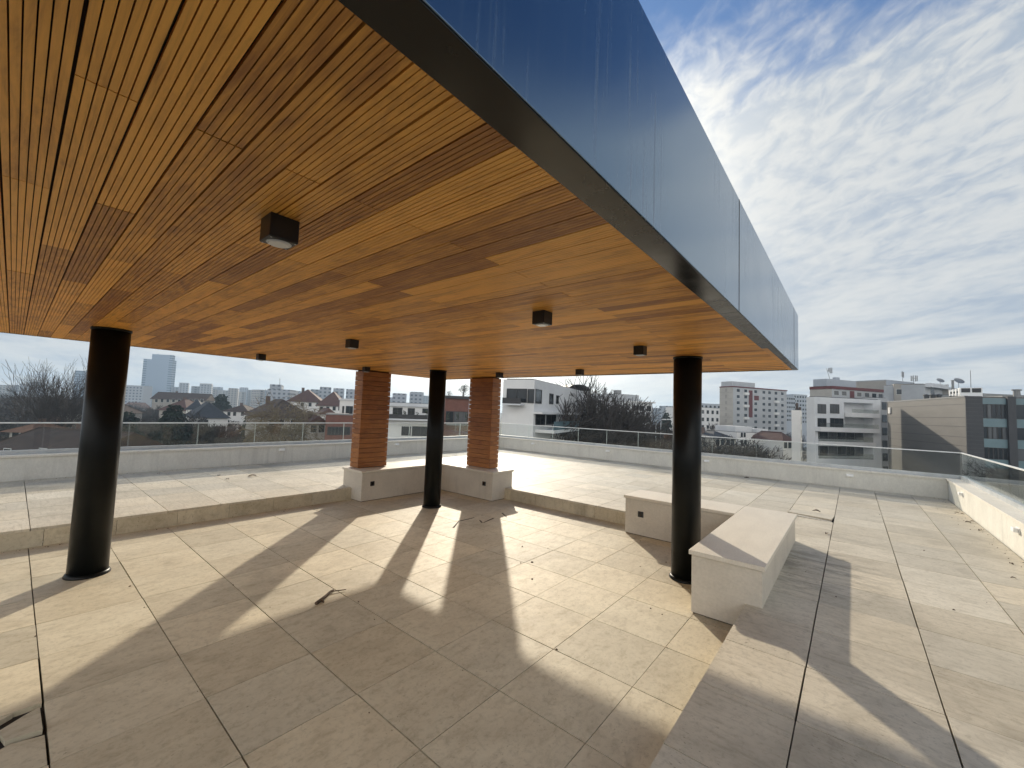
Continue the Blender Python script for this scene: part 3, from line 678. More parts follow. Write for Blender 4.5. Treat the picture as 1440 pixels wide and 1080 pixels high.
# ---------------------------------------------------------------- trees
M_BARK = surf('bark', (.040, .033, .027), (.028, .023, .02), 4, .9, local=True); M_TWIG = surf('twigs', (.056, .047, .041), (.038, .032, .029), 4, .9, local=True)
M_TWIGP = surf('golden_twigs', (.20, .155, .085), (.14, .11, .065), 2, .9, local=True)
M_NEEDLE = surf('needles', (.022, .040, .026), (.012, .024, .019), 1.1, .8, local=True, tint=.35)
M_SHRUB = surf('shrub_leaves', (.045, .06, .03), (.03, .04, .022), 1.5, .8, local=True, tint=.35)
def bare_mesh(seed, h, spread, stems=1, levels=6, r0=.22, twmat=None, droop=0., kids=(2, 4), rmin=.022):
    R = random.Random(seed); tr, cr = MB(), MB()
    todo = []
    def grow(p, d, L, r, lv):                     # breadth first, so that only the finest twigs are ever left out
        segs = 3 if lv > 2 else 2; q = Vector(p)
        mb = tr if lv >= levels-1 else cr
        for s in range(segs):
            d = (d + Vector((R.gauss(0, .13), R.gauss(0, .13), R.gauss(.07 - droop*(levels-lv)*.12, .10)))).normalized()
            e = q + d*(L/segs); r2 = r*(.86 if lv > 1 else .7)
            mb.tube(q, e, r, r2, 5 if lv > 3 else 3); q, r = e, r2
            if lv > 0 and (s > 0 or lv < levels):
                for _ in range(R.randint(1, 2) if s < segs-1 else R.randint(*kids)):
                    ax = Vector((R.gauss(0, 1), R.gauss(0, 1), R.gauss(.15, .5))); ax = (ax - d*ax.dot(d)).normalized()
                    nd = (d*R.uniform(.6, 1.0) + ax*spread*R.uniform(.5, 1.1)).normalized()
                    if nd.z < .05 and not droop: nd.z = abs(nd.z)+.1
                    todo.append((q.copy(), nd, L*R.uniform(.58, .80), max(rmin, r*R.uniform(.50, .68)), lv-1))
    for s in range(stems):
        a = 2*math.pi*s/max(1, stems)+R.uniform(-.3, .3); tl = 0 if stems == 1 else R.uniform(.18, .42)
        grow(Vector((math.cos(a)*.2*(stems > 1), math.sin(a)*.2*(stems > 1), -.2)), Vector((math.cos(a)*tl, math.sin(a)*tl, 1)).normalized(), h*.30*R.uniform(.9, 1.1), r0, levels)
    i = 0
    while i < len(todo) and len(cr.f) < 24000: grow(*todo[i]); i += 1
    zs_ = sorted(v[2] for v in cr.v); zt = zs_[int(len(zs_)*.985)]
    k = h/zt
    for mb in (tr, cr): mb.v = [(x*k, y*k, z*k) for x, y, z in mb.v]
    return tr, cr
def plant(name, label, cat, parts, loc, group=None, rot=0, sc=1):
    t_ = thing(name, label, cat, (0, 0, 0), group)
    for pn, mb, mt in parts: mb.build(pn, mt, t_)
    t_.location = loc; t_.rotation_euler = (0, 0, rot); t_.scale = (sc, sc, sc); return t_
def replant(src, label, loc, rot, sc, group=None):
    c = copy_tree(src); c['label'] = label; c.location = loc; c.rotation_euler = (0, 0, rot); c.scale = sc if isinstance(sc, tuple) else (sc, sc, sc)
    if group: c['group'] = group
    return c
def conifer_mesh(seed, h, w, n=2600, crownbase=.08, droop=.35, ls=.55):
    R = random.Random(seed); tr, fo = MB(), MB(); tr.tube((0, 0, -.3), (0, 0, h*.97), h*.022, .02, 6)
    lv = 0; z = h*crownbase
    while z < h*.985:
        k = 1-(z/h-crownbase)/(1-crownbase); rad = w*.5*(k**.68)*R.uniform(.82, 1.14)+.1
        nb = max(5, int(7+10*k))
        for i in range(nb):
            a = R.uniform(0, 6.283); L = rad*R.uniform(.7, 1.1); dz = -droop*L*R.uniform(.4, 1.1); tn = R.random()
            tr.tube((0, 0, z), (math.cos(a)*L*.9, math.sin(a)*L*.9, z+dz*.8), .035, .012, 3)
            for j in range(max(5, int(L*11/ls))):
                s = R.uniform(.2, 1.05); px, py, pz = math.cos(a)*L*s, math.sin(a)*L*s, z+dz*s
                aa = a+R.gauss(0, .8); l = ls*R.uniform(.6, 1.3)*(.65+.5*k); wd = l*.32
                dx, dy = math.cos(aa)*l, math.sin(aa)*l; ex, ey = -math.sin(aa)*wd, math.cos(aa)*wd
                pz += R.gauss(0, .1*ls); dd = R.uniform(-.6, .2)*l
                vz = l*R.uniform(.25, .55)*R.choice((-1, 1)); fo.poly([(px, py, pz), (px+dx*.5-ex, py+dy*.5-ey, pz+dd*.4-vz), (px+dx, py+dy, pz+dd), (px+dx*.5+ex, py+dy*.5+ey, pz+dd*.5+vz)], 0, min(1, max(0, tn*.7+R.random()*.3)))
        z += h*.030*R.uniform(.8, 1.25)
    return tr, fo
def bush_mesh(seed, h, w, n=2600, ls=.34):
    R = random.Random(seed); tr, fo = MB(), MB()
    cl = [(R.gauss(0, w*.22), R.gauss(0, w*.22), h*R.uniform(.25, .85), R.uniform(.16, .34)*w) for _ in range(11)]
    for x, y, z, r_ in cl: tr.tube((0, 0, -.1), (x, y, z), .06, .02, 4)
    for _ in range(n):
        x, y, z, r_ = R.choice(cl); d = Vector((R.gauss(0, 1), R.gauss(0, 1), R.gauss(0, .8))).normalized()*r_*(R.random()**.4)
        p = Vector((x, y, z))+d; a = Vector((R.gauss(0, 1), R.gauss(0, 1), R.gauss(0, .6))).normalized()*ls*R.uniform(.5, 1.1); c_ = a.orthogonal().normalized()*ls*.35
        if p.z < .1: continue
        fo.poly([p-a*.5, p+c_, p+a*.5, p-c_], 0, R.random())
    return tr, fo
def foot(px, depth): p = aim(px, 590, depth); return (p.x, p.y, GROUND)
def top_h(px, py, depth): return aim(px, py, depth).z - GROUND

# the leafless tree at the left
d_ = 75
a, c = bare_mesh(11, top_h(58, 505, d_), .46, 5, 6, .17, kids=(2, 3), rmin=.026)
plant('bare_tree', 'tall leafless tree with a wide vase-shaped crown at far left', 'tree', [('trunk', a, M_BARK), ('crown', c, M_TWIG)], foot(56, d_)).scale = (.60, .60, .93)
# dark leafless trees right of the wood pillars
specs = [(813, 553, 62, 'tallest dark leafless tree before the white house right of the pillars'), (868, 568, 66, 'broad dark leafless tree before the grey blocks, left of the right column'),
         (781, 562, 58, 'thin leafless tree close to the white modern house'), (841, 574, 70, 'leafless tree between the tallest and the broad dark trees'), (893, 580, 72, 'low leafless tree nearest the two lamp posts')]
protos = []
for i, (px, py, d_, lab) in enumerate(specs):
    if i < 3:
        a, c = bare_mesh(21+i, top_h(px, py, d_), (.60, .72, .55)[i], (2, 4, 1)[i], 6, (.24, .19, .13)[i], kids=(3, 4), rmin=.034)
        protos.append(plant('bare_tree', lab, 'tree', [('trunk', a, M_BARK), ('crown', c, M_TWIG)], foot(px, d_), 'leafless trees right of the pillars'))
    else:
        s = top_h(px, py, d_)/top_h(specs[i-3][0], specs[i-3][1], specs[i-3][2]); replant(protos[i-3], lab, foot(px, d_), 1.3+i, (s*1.15, s*1.15, s))
d_ = 80; a, c = bush_mesh(5, 15.0, 21, 22000, .85)
bsh = plant('shrub', 'dark tangled shrubbery below the leafless trees, left half', 'shrub', [('trunk', a, M_BARK), ('foliage', c, M_SHRUB)], foot(822, d_), 'shrubbery under the leafless trees')
replant(bsh, 'dark tangled shrubbery below the leafless trees, right half', foot(872, 84), 2.0, (1.1, 1.1, .92))
# conifers at the left
def conif(px, py, d_, w, lab, seed, **k):
    a, c = conifer_mesh(seed, top_h(px, py, d_), w, **k)
    return plant('conifer_tree', lab, 'tree', [('trunk', a, M_BARK), ('crown', c, M_NEEDLE)], foot(px, d_))
k1 = conif(244, 566, 92, 12.5, 'large dark conifer in front of the white slate-roofed house', 31, ls=.95)
k2 = conif(181, 577, 86, 9.5, 'dark conifer just right of the left column, with drooping tiers', 32, ls=.8)
replant(k2, 'small rounded dark conifer at the right of the white slate-roofed house', foot(353, 118), 1.0, (1.0, 1.0, top_h(353, 578, 118)/top_h(181, 577, 86)))
replant(k1, 'hazy pointed conifer behind the slate-roofed house', foot(309, 190), 2.0, (1.25, 1.25, top_h(309, 552, 190)/top_h(244, 566, 92)))
replant(k1, 'dark pointed conifer behind the two lamp posts', foot(937, 150), 2.6, (.75, .75, top_h(937, 578, 150)/top_h(244, 566, 92)))
d_ = 84; a, c = bare_mesh(44, top_h(400, 570, d_), .55, 6, 6, .12, droop=.9, kids=(3, 4), rmin=.03)
plant('willow_tree', 'golden leafless willow in front of the big brown roof', 'tree', [('trunk', a, M_BARK), ('crown', c, M_TWIGP)], foot(399, d_))

# ---------------------------------------------------------------- houses with pitched roofs
def house(label, xl, yt, dl, xr, dr, depth, wallm, roofm, ridge_py, kind='hip', over=.6, wins=(), cat='house', name='house', group=None, chim=True, ridge_px=None, frame=M_FRAMEW):
    f = Fac(xl, yt, dl, xr, dr); t_ = bld(name, label, cat, f, depth, wallm, group, None)
    dm = (dl+dr)/2; rz = max(f.top+1.2, aim((xl+xr)/2, ridge_py, dm+depth/2).z); z = f.top
    o = over; mb = MB(); Wd = f.W
    e = [f.P(-o, z-.15, o), f.P(Wd+o, z-.15, o), f.P(Wd+o, z-.15, -depth-o), f.P(-o, z-.15, -depth-o)]
    if kind == 'hip':
        if Wd >= depth: i_ = min(depth/2+o, Wd/2-.1)*.9; A_, B_ = f.P(-o+i_, rz, -depth/2), f.P(Wd+o-i_, rz, -depth/2); sid = ((0, 1, 'B', 'A'), (1, 2, 'B'), (2, 3, 'A', 'B'), (3, 0, 'A'))
        else: A_, B_ = f.P(Wd/2, rz, -min(Wd/2, depth/2-.1)), f.P(Wd/2, rz, -depth+min(Wd/2, depth/2-.1)); sid = ((0, 1, 'A'), (1, 2, 'B', 'A'), (2, 3, 'B'), (3, 0, 'A', 'B'))
    elif kind == 'gable':      # ridge along the facade
        A_, B_ = f.P(-o, rz, -depth/2), f.P(Wd+o, rz, -depth/2); sid = ((0, 1, 'B', 'A'), (1, 2, 'B'), (2, 3, 'A', 'B'), (3, 0, 'A'))
    else:                      # 'front': gable end faces the viewer
        A_, B_ = f.P(Wd/2, rz, o), f.P(Wd/2, rz, -depth-o); sid = ((0, 1, 'A'), (1, 2, 'B', 'A'), (2, 3, 'B'), (3, 0, 'A', 'B'))
    for sd_ in sid: mb.poly([e[k] if isinstance(k, int) else (A_ if k == 'A' else B_) for k in sd_])
    mb.poly([e[3], e[2], e[1], e[0]])
    mb.tube(A_, B_, .14, .14, 5); 
    for k, q_ in ((0, A_), (3, A_ if kind == 'gable' or (kind == 'hip' and Wd >= depth) else B_), (1, B_ if kind == 'gable' or (kind == 'hip' and Wd >= depth) else A_), (2, B_)): mb.tube(e[k], q_, .10, .10, 4)
    ro = mb.build('roof', roofm, t_)
    if kind == 'front':
        mb = MB(); mb.poly([f.P(0, z-.2, .004), f.P(Wd, z-.2, .004), f.P(Wd/2, rz-.35, .004)]); mb.build('gable_wall', wallm, t_)
    if chim:
        mb = MB(); cc = f.P(Wd*.3, 0, -depth*.62); mb.box(cc[0]-.45, cc[1]-.35, z+.3, cc[0]+.45, cc[1]+.35, rz+.7); mb.box(cc[0]-.55, cc[1]-.45, rz+.702, cc[0]+.55, cc[1]+.45, rz+.85)
        mb.build('chimney', M_CHIM, ro, origin=Vector(t_['_o']))
    for w in wins:
        if len(w) == 2: a, zc = f.loc(*w); swin(t_, f, a-.55, zc-.75, a+.55, zc+.75, frame)
        else:
            r_ = f.rect(*w); swin(t_, f, *r_, frame)
    return t_, f
h1, f1 = house('white house with steep slate hip roofs beside the large conifer', 271, 587, 118, 321, 124, 15, M_WHITE_W, M_SLATE, 566, wins=((289, 594), (288.5, 604), (302, 603), (307, 603), (282, 594), (314, 603)), chim=False)
mb = MB(); fb = Fac(262, 576, 134, 284, 136); 
c0 = fb.P(fb.W/2, aim(274, 561, 138).z, -5)
for k in range(4):
    e = [fb.P(-.5, fb.top, .5), fb.P(fb.W+.5, fb.top, .5), fb.P(fb.W+.5, fb.top, -10.5), fb.P(-.5, fb.top, -10.5)]; mb.poly([e[k], e[(k+1) % 4], c0])
mb.build('roof', M_SLATE, h1); mb = MB(); fb.box(mb, 0, fb.W, GROUND, fb.top-.01, -10, 0); mb.build('wall', M_WHITE_W, h1)
house('long low house with dark roof and skylights below the tower', 214, 560.5, 205, 288, 212, 14, M_BEIGE_W, M_ROOFBR, 552.5, 'gable', wins=[(x, 563.5) for x in range(220, 286, 8)], chim=True)
house('house with a faded pink tiled roof behind the large conifer', 224, 576, 150, 262, 150, 12, M_CREAM_W, M_TERRA, 561, 'hip', wins=((232, 582), (244, 582), (255, 582)))
house('white house with brown hip roof right of the slate roofs', 314, 578, 165, 349, 166, 12, M_WHITE_W, M_ROOFBR, 569, 'hip', wins=((322, 582), (330, 582), (341, 582)))
house('old house with a wide dark roof left of the column', 70, 578, 120, 118, 118, 16, M_BEIGE_W, M_ROOFBR, 556, 'hip', wins=((80, 584), (92, 584), (104, 584)))
house('small house with orange tiled gable near the left column', 70, 599, 78, 97, 80, 12, M_CREAM_W, M_ROOFOR, 586, 'front', wins=((78, 607), (88, 607)))
house('yellow-tiled small mansard house behind the left railing', 14, 606, 70, 45, 70, 6, M_CREAM_W, M_ROOFOR, 597, 'hip', wins=((22, 612), (34, 612)), over=.8)
house('nearest low building with a big brown roof behind the left railing', -22, 634, 52, 108, 49, 11, M_BEIGE_W, M_ROOFBR, 602, 'gable', over=.8, wins=((10, 640), (60, 640)))
house('big house with a steep brown roof behind the golden willow', 373, 586, 104, 438, 112, 18, M_BEIGE_W, M_ROOFBR, 562.5, 'hip', over=1.0, wins=((382, 594), (396, 594), (412, 594), (428, 593)))
house('white mansion with wide dark red hip roof, left wing', 404, 564, 168, 452, 172, 18, M_WHITE_W, M_TERRA, 548, 'hip', wins=((425, 569), (436, 569), (447, 569)))
house('white mansion with peaked dark red roof, right wing', 446, 570, 160, 482, 162, 14, M_WHITE_W, M_TERRA, 551, 'hip', wins=((452, 574.5), (461, 574.5), (470, 574.5), (478, 574.5)), chim=False)
house('low house with red tiled gables beside the brick building', 434, 596, 84, 460, 86, 10, M_CREAM_W, M_TERRA, 584, 'front', wins=((441, 603), (452, 603)))
house('small red-roofed house peeking above the brick building', 452, 582, 120, 471, 122, 8, M_WHITE_W, M_TERRA, 574, 'front', wins=((461, 586),), chim=False)

# ---------------------------------------------------------------- modern buildings near the pillars
f = Fac(459, 583, 78, 497, 80); b_ = bld('brick_building', 'low red brick building left of the left wood pillar', 'building', f, 12, M_BRICKW)
slab(b_, 'cornice', f, (-.1, f.top, f.W+.1, f.top+.25), -.3, .15, M_CONC)
for px in (466, 476, 487): a, z = f.loc(px, 606); window(b_, f, a-.7, z-.8, a+.7, z+.8)
f = Fac(478, 561, 100, 499, 101); b_ = bld('white_building', 'white flat-roofed building above the brick one by the left pillar', 'building', f, 14, M_WHITE_W)
for r_ in ((486.5, 571, 496, 582), (481.5, 571, 483.5, 583)): window(b_, f, *f.rect(*r_))
slab(b_, 'cornice', f, (-.2, f.top-.3, f.W+.2, f.top+.1), -.2, .3, M_PALE_W)
f = Fac(536, 566, 62, 606, 64); b_ = bld('white_building', 'white modern house with dark balcony seen between left pillar and middle column', 'building', f, 15, M_WHITE_W)
for r_, mu in (((552.5, 573, 565.5, 584), 1), ((573.5, 574, 583, 584), 1), ((594, 574.5, 602, 581), 0), ((564.8, 599.6, 577.3, 612.5), 0), ((579.6, 599.6, 603, 613.3), 1)): window(b_, f, *f.rect(*r_), mu)
r_ = f.rect(537, 584.5, 606, 589.8); slab(b_, 'balcony_slab', f, (r_[0], r_[1]-.1, r_[2], r_[1]+.12), .003, 1.6, M_PALE_W); slab(b_, 'balcony_railing', f, (r_[0], r_[1]+.121, r_[2], r_[3]+.2), 1.5, 1.56, M_FRAME)
for i in range(9):
    mb = MB(); a_ = r_[0]+2+i*1.55+rnd.uniform(-.3, .3); hh = rnd.uniform(.5, 1.3)
    p = f.P(a_, 0, 1.15)
    for k in range(26):
        a2 = rnd.uniform(0, 6.28); q_ = Vector((p[0]+math.cos(a2)*.12, p[1]+math.sin(a2)*.12, r_[1]+.13+rnd.random()*hh)); mb.poly([q_, q_+Vector((.14*math.cos(a2), .14*math.sin(a2), .12)), q_+Vector((.05, .05, .26)), q_+Vector((-.08*math.sin(a2), .08*math.cos(a2), .14))])
    tag(mb.build('balcony_plant', M_SHRUB), 'small dark potted plant on the balcony of the white modern house', 'plant', 'plants on the white house balcony')
slab(b_, 'cornice', f, (f.rect(536, 566, 572, 570)[0], f.top-.45, f.W+.15, f.top+.05), -.2, .35, M_PALE_W)
f = Fac(625, 557, 70, 660, 71); b_ = bld('brick_building', 'brick building with curtained glazing seen between middle column and right pillar', 'building', f, 12, M_BRICKW)
slab(b_, 'cornice', f, (-.2, f.top-.35, f.W+.2, f.top+.12), -.3, .4, M_FRAME)
r_ = f.rect(627, 578.5, 657, 595.5); window(b_, f, r_[0], r_[1], r_[0]+(r_[2]-r_[0])*.36, r_[3], 0); window(b_, f, r_[0]+(r_[2]-r_[0])*.37, r_[1], r_[2], r_[3], 2, pane=M_CURT)
r_ = f.rect(627, 595.8, 657, 612); slab(b_, 'balcony_slab', f, (r_[0], r_[3]-.25, r_[2], r_[3]), .003, 1.2, M_CONC)
for px, py in ((632, 547), (651, 536)):
    a, c = bush_mesh(px, 4.6, 4.2, 700, .3); p = aim(px, 557, 76); 
    plant('roof_garden_tree', 'small dark leafy tree on the brick roof, '+('next to the middle column' if px < 640 else 'next to the right wood pillar'), 'tree', [('trunk', a, M_BARK), ('foliage', c, M_NEEDLE)], (p.x, p.y, p.z-.1), sc=(aim(px, py, 76).z-p.z)/4.6)
# white modern house right of the right pillar: short front, long receding side
f = Fac(708, 533.5, 47, 752, 45.5); b_ = bld('white_building', 'white modern house with corner windows right of the right wood pillar', 'building', f, 26, M_WHITE_W)
s_ = f.side(True, 26)
for r_, mu in (((713, 546.5, 741, 566), 1), ((742.5, 547, 751, 567), 0)): window(b_, f, *f.rect(*r_), mu)
slab(b_, 'balcony_railing', f, f.rect(713, 560, 738, 568), 1.2, 1.25, M_FRAME); rr_ = f.rect(713, 568.2, 738, 570); slab(b_, 'balcony_slab', f, rr_, .003, 1.3, M_PALE_W)
for r_, mu in (((753, 547.5, 761, 567.5), 0), ((772.5, 553.5, 777.5, 568.5), 0), ((782, 556, 785, 568), 0), ((753, 582.5, 766, 598), 1), ((768, 583, 781, 597), 1)): window(b_, s_, *s_.rect(*r_), mu)
r_ = s_.rect(753, 600, 792, 606); slab(b_, 'balcony_slab', s_, (r_[0], r_[1], r_[2], r_[1]+.35), .003, 2.2, M_WHITE_W); slab(b_, 'balcony_railing', s_, (r_[0], r_[1]+.36, r_[2], r_[1]+1.3), 2.12, 2.16, M_TEAL)
r_ = s_.rect(753, 600, 790, 606); slab(b_, 'canopy_slab', s_, (0, s_.rect(753, 580, 760, 582)[1], 18, s_.rect(753, 579, 760, 582)[3]), .003, 1.0, M_WHITE_W)
f = Fac(798, 548, 92, 830, 96); b_ = bld('grey_building', 'pale block with rounded roof edge behind the leafless trees', 'building', f, 16, M_PALE_W)
for i in range(4):
    for j in range(4): swin(b_, f, 1+i*1.4, f.top-2.6-j*3, 1.9+i*1.4, f.top-1.2-j*3, M_FRAMEW)
mb = MB(); n_ = 14
for k in range(n_):
    a0, a1 = math.pi*k/n_, math.pi*(k+1)/n_; q0, q1 = [(f.W*(.5-.5*math.cos(a)), f.top+1.4*math.sin(a)) for a in (a0, a1)]
    mb.poly([f.P(q0[0], q0[1], .2), f.P(q1[0], q1[1], .2), f.P(q1[0], q1[1], -15), f.P(q0[0], q0[1], -15)])
mb.build('roof', M_METAL, b_)
def grey_block(xl, yt, dl, xr, dr, wm, lab, depth=18, nx=5, ny=7, gap=3.0, group=None, frame=M_FRAMEW, ww=1.5, rows0=1.0):
    f = Fac(xl, yt, dl, xr, dr); b_ = bld('apartment_block', lab, 'building', f, depth, wm, group)
    for i in range(nx):
        for j in range(ny):
            a = f.W*(i+.5)/nx; z = f.top-rows0-1.4-j*gap
            if z > GROUND+1: swin(b_, f, a-ww/2, z, a+ww/2, z+1.4, frame, M_PANE if rnd.random() < .75 else M_CURT)
    return b_, f
grey_block(829, 557, 120, 866, 124, M_GREY_W, 'grey block with plain walls behind the tallest leafless tree', nx=4, ny=4)
b_, f = grey_block(863, 554, 128, 892, 131, M_GREY_W, 'taller grey block with small rooftop box behind the leafless trees', nx=3, ny=4)
mb = MB(); f.box(mb, f.W*.55, f.W*.75, f.top, f.top+1.6, -6, -4); mb.build('roof_box', M_CONC, b_); mb = MB(); f.box(mb, f.W*.05, f.W*.1, f.top, f.top+2.2, -6, -5); mb.build('chimney', M_CONC, b_)
b_, f = grey_block(887, 564.5, 110, 917.5, 113, M_PALE_W, 'pale block with overhanging roof edge left of the lamp posts', nx=3, ny=5)
slab(b_, 'cornice', f, (-.4, f.top-.2, f.W+.6, f.top+.15), -1, .6, M_WHITE_W); mb = MB(); f.box(mb, .5, f.W*.6, f.top+.16, f.top+1.9, -9, -2); mb.build('penthouse', M_GREY_W, b_)
for px, lab in ((929.5, 'pale street lamp post, right one of the pair left of the right column'), (922.5, 'pale street lamp post, left one of the pair left of the right column')):
    d_ = 70; p = foot(px, d_); h_ = top_h(px, 590, d_); t_ = thing('street_lamp', lab, 'street lamp', p)
    mb = MB(); mb.tube(p, (p[0], p[1], GROUND+h_), .11, .07, 8); mb.build('pole', M_ALU, t_)
    mb = MB(); mb.tube((p[0], p[1], GROUND+h_-.05), (p[0]-.2, p[1]-1.2, GROUND+h_+.1), .05, .04, 6); mb.build('arm', M_ALU, t_)
    mb = MB(); mb.box(p[0]-.35, p[1]-1.75, GROUND+h_+.02, p[0]-.05, p[1]-1.15, GROUND+h_+.16); mb.build('lamp_head', M_WHITE, t_)

# ---------------------------------------------------------------- right of the right column
f = Fac(1031, 543.2, 190, 1106, 204); PD = f.depth_to(1012); b_ = bld('apartment_block', 'nine storey panel block with dark red stripe and beige gable wall', 'building', f, PD, M_GREY_W)
s_ = f.side(False, PD); g_ = M_CREAM_W
slab(b_, 'gable_panel', s_, (0, GROUND, PD-.02, f.top-.25), .004, .12, g_)
for j in range(9):
    z = f.top-1.6-j*2.85
    mb = MB(); s_.box(mb, PD*.42, PD*.58, z-.9, z+.6, .121, .2); mb.build('balcony', M_BEIGE_W, b_)
    slab(b_, 'floor_band', s_, (.3, z-1.35, PD-.3, z-1.2), .1205, .16, M_BEIGE_W)
slab(b_, 'cornice', f, (-.3, f.top-.35, f.W+.3, f.top+.15), -.4, .3, M_STRIPE); slab(b_, 'cornice', s_, (0, f.top-.35, PD-.3, f.top+.15), -.4, .3, M_STRIPE)
a0, z0, a1, z1 = f.rect(1053, 549, 1058, 587); slab(b_, 'red_stripe', f, (a0, z0, a1, z1), .004, .12, M_STRIPE)
a0, z0, a1, z1 = f.rect(1060.5, 556.5, 1067, 563); slab(b_, 'red_panel', f, (a0, z0, a1, z1), .004, .06, M_STRIPE)
f_ = 0
for cx, bal in ((1038, 0), (1048.5, 1), (1062.5, 0), (1074, 0), (1082, 0), (1091, 1), (1100, 0)):
    for j in range(9):
        a, _ = f.loc(cx, 560); z = f.top-2.3-j*2.85
        if cx == 1062.5 and j == 1: continue
        swin(b_, f, a-.95, z-.1, a+.95, z+1.25, M_FRAMEW if bal or rnd.random() < .4 else M_PALE_W, M_PANE if rnd.random() < .7 else M_CURT)
        if bal and j % 2 == (cx > 1060): slab(b_, 'balcony', f, (a-1.4, z-1.3, a+1.4, z-.22), .004, .9, M_WHITE_W)
mb = MB(); f.box(mb, f.W*.08, f.W*.5, f.top+.16, f.top+2.7, -9, -3); mb.build('penthouse', M_GREY_W, b_)
grey_block(985, 573, 165, 1012, 170, M_WHITE_W, 'low white block between the right column and the panel block', nx=4, ny=5, ww=1.3)
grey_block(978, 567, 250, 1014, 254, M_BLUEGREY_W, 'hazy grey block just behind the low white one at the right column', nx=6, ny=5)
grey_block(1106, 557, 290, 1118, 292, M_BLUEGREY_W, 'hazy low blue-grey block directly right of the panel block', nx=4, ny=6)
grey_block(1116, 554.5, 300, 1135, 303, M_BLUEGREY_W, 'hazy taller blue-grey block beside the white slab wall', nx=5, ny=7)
house('old house with dark mansard roof and dormers under the panel block', 1003, 616, 108, 1035, 110, 10, M_CREAM_W, M_SLATE, 606.5, 'hip', over=.3, wins=((1009, 622), (1016, 622), (1024, 622), (1030, 622), (1010, 633), (1020, 633), (1030, 633)))
house('house with a low brown roof directly right of the right column', 972, 613, 118, 1008, 120, 10, M_BEIGE_W, M_ROOFBR, 601, 'hip', wins=((990, 618), (999, 618)))
f = Fac(1036, 608, 112, 1096, 116); b_ = bld('white_villa', 'wide white villa with small paired windows below the panel block', 'house', f, 12, M_WHITE_W)
for px, py in ((1043, 611.5), (1047, 611.5), (1066, 611), (1075, 611), (1079, 611), (1043, 622), (1048, 622), (1066, 623), (1072, 623), (1088, 611), (1067, 634), (1074, 634), (1040, 634), (1050, 634)):
    a, z = f.loc(px, py); swin(b_, f, a-.34, z-.62, a+.34, z+.62, M_PALE_W)
mb = MB(); f.box(mb, 1, f.W*.45, f.top+.13, f.top+1.6, -9, -1.5); f.box(mb, f.W*.55, f.W*.8, f.top+.13, f.top+1.1, -8, -1); mb.build('attic', M_PALE_W, b_)
r_ = f.rect(1034, 626, 1057, 629); slab(b_, 'balcony_slab', f, r_, .003, 2.0, M_CREAM_W)
for px in (1036, 1046, 1056): a, _ = f.loc(px, 635); slab(b_, 'pillar', f, (a-.15, GROUND, a+.15, r_[1]-.002), 1.6, 1.9, M_CREAM_W)
house('small white house with red roof left of the tall white wall', 1101, 619, 105, 1113.5, 106, 9, M_WHITE_W, M_TERRA, 608, 'hip', wins=((1104.5, 626), (1110.5, 626)), chim=False)
f = Fac(1113, 576.7, 92, 1125.5, 91); b_ = bld('white_tower', 'plain tall white slab wall just left of the balcony apartment house', 'building', f, 5.5, M_WHITE_W)
s_ = f.side(True, 5.5)
for j in range(4): swin(b_, s_, 1.2, f.top-3-j*3, 2.4, f.top-1.4-j*3)
mb = MB(); f.box(mb, f.W*.3, f.W*.6, f.top+.13, f.top+1.8, -5, -4.4); mb.build('chimney', M_ROOFBR, b_); mb = MB(); f.box(mb, f.W*.7, f.W*.95, f.top+.13, f.top+.8, -5, -3); mb.build('roof_box', M_ROOFBR, b_)

# balcony apartment house
f = Fac(1146, 558, 84, 1238, 87); DEP = f.depth_to(1134.5); s_ = f.side(False, DEP)
c = f.A + f.u*(f.W/2) - f.n*(DEP/2); b_ = thing('apartment_house', 'pale five storey apartment house with deep balconies facing the terrace', 'building', (c.x, c.y, GROUND))
R4 = lambda *r: f.rect(*r)
L0, _, L1, _ = R4(1187, 570, 1227.5, 580)           # loggia bay, open above the second floor
zL = R4(1187, 566.5, 1227, 601.5); z_b, z_t = zL[1], zL[3]; LD = 2.6
z3 = R4(1150, 608, 1228, 621); z4 = R4(1150, 628, 1228, 645)
mb = MB()
f.box(mb, 0, f.W, z_t, f.top, -DEP, 0); f.box(mb, 0, L0, z_b, z_t, -DEP, 0); f.box(mb, L1, f.W, z_b, z_t, -DEP, 0); f.box(mb, L0, L1, z_b, z_t, -DEP, -LD)
g0, _, g1, _ = R4(1150.5, 610, 1228, 620)
f.box(mb, 0, f.W, z3[3], z_b, -DEP, 0); f.box(mb, 0, g0, z3[1], z3[3], -DEP, 0); f.box(mb, g1, f.W, z3[1], z3[3], -DEP, 0); f.box(mb, g0, g1, z3[1], z3[3], -DEP, -1.9)
f.box(mb, 0, f.W, z4[3], z3[1], -DEP, 0); f.box(mb, 0, g0, z4[1], z4[3], -DEP, 0); f.box(mb, g1, f.W, z4[1], z4[3], -DEP, 0); f.box(mb, g0, g1, z4[1], z4[3], -DEP, -1.9)
f.box(mb, 0, f.W, GROUND-.5, z4[1], -DEP, 0)
mb.build('wall', M_PALE_W, b_)
mb = MB(); s_.box(mb, 0, DEP-.004, GROUND-.4, f.top-.01, .003, .06); mb.build('side_wall', M_WHITE_W, b_)
mb = MB(); f.box(mb, .3, f.W-.3, f.top+.01, f.top+.15, -DEP+.3, -.3); mb.build('flat_roof', M_TAR, b_)
for r_, mu in (((1149.5, 568.3, 1161.5, 581.5), 1), ((1167, 568.3, 1180, 581.5), 2), ((1149.5, 588, 1162, 600.5), 1), ((1167, 588, 1186, 600.8), 2)): window(b_, f, *R4(*r_), mu, pane=M_CURT if r_[1] < 580 else M_PANE)
class FO:                                            # the same facade set back
    pass
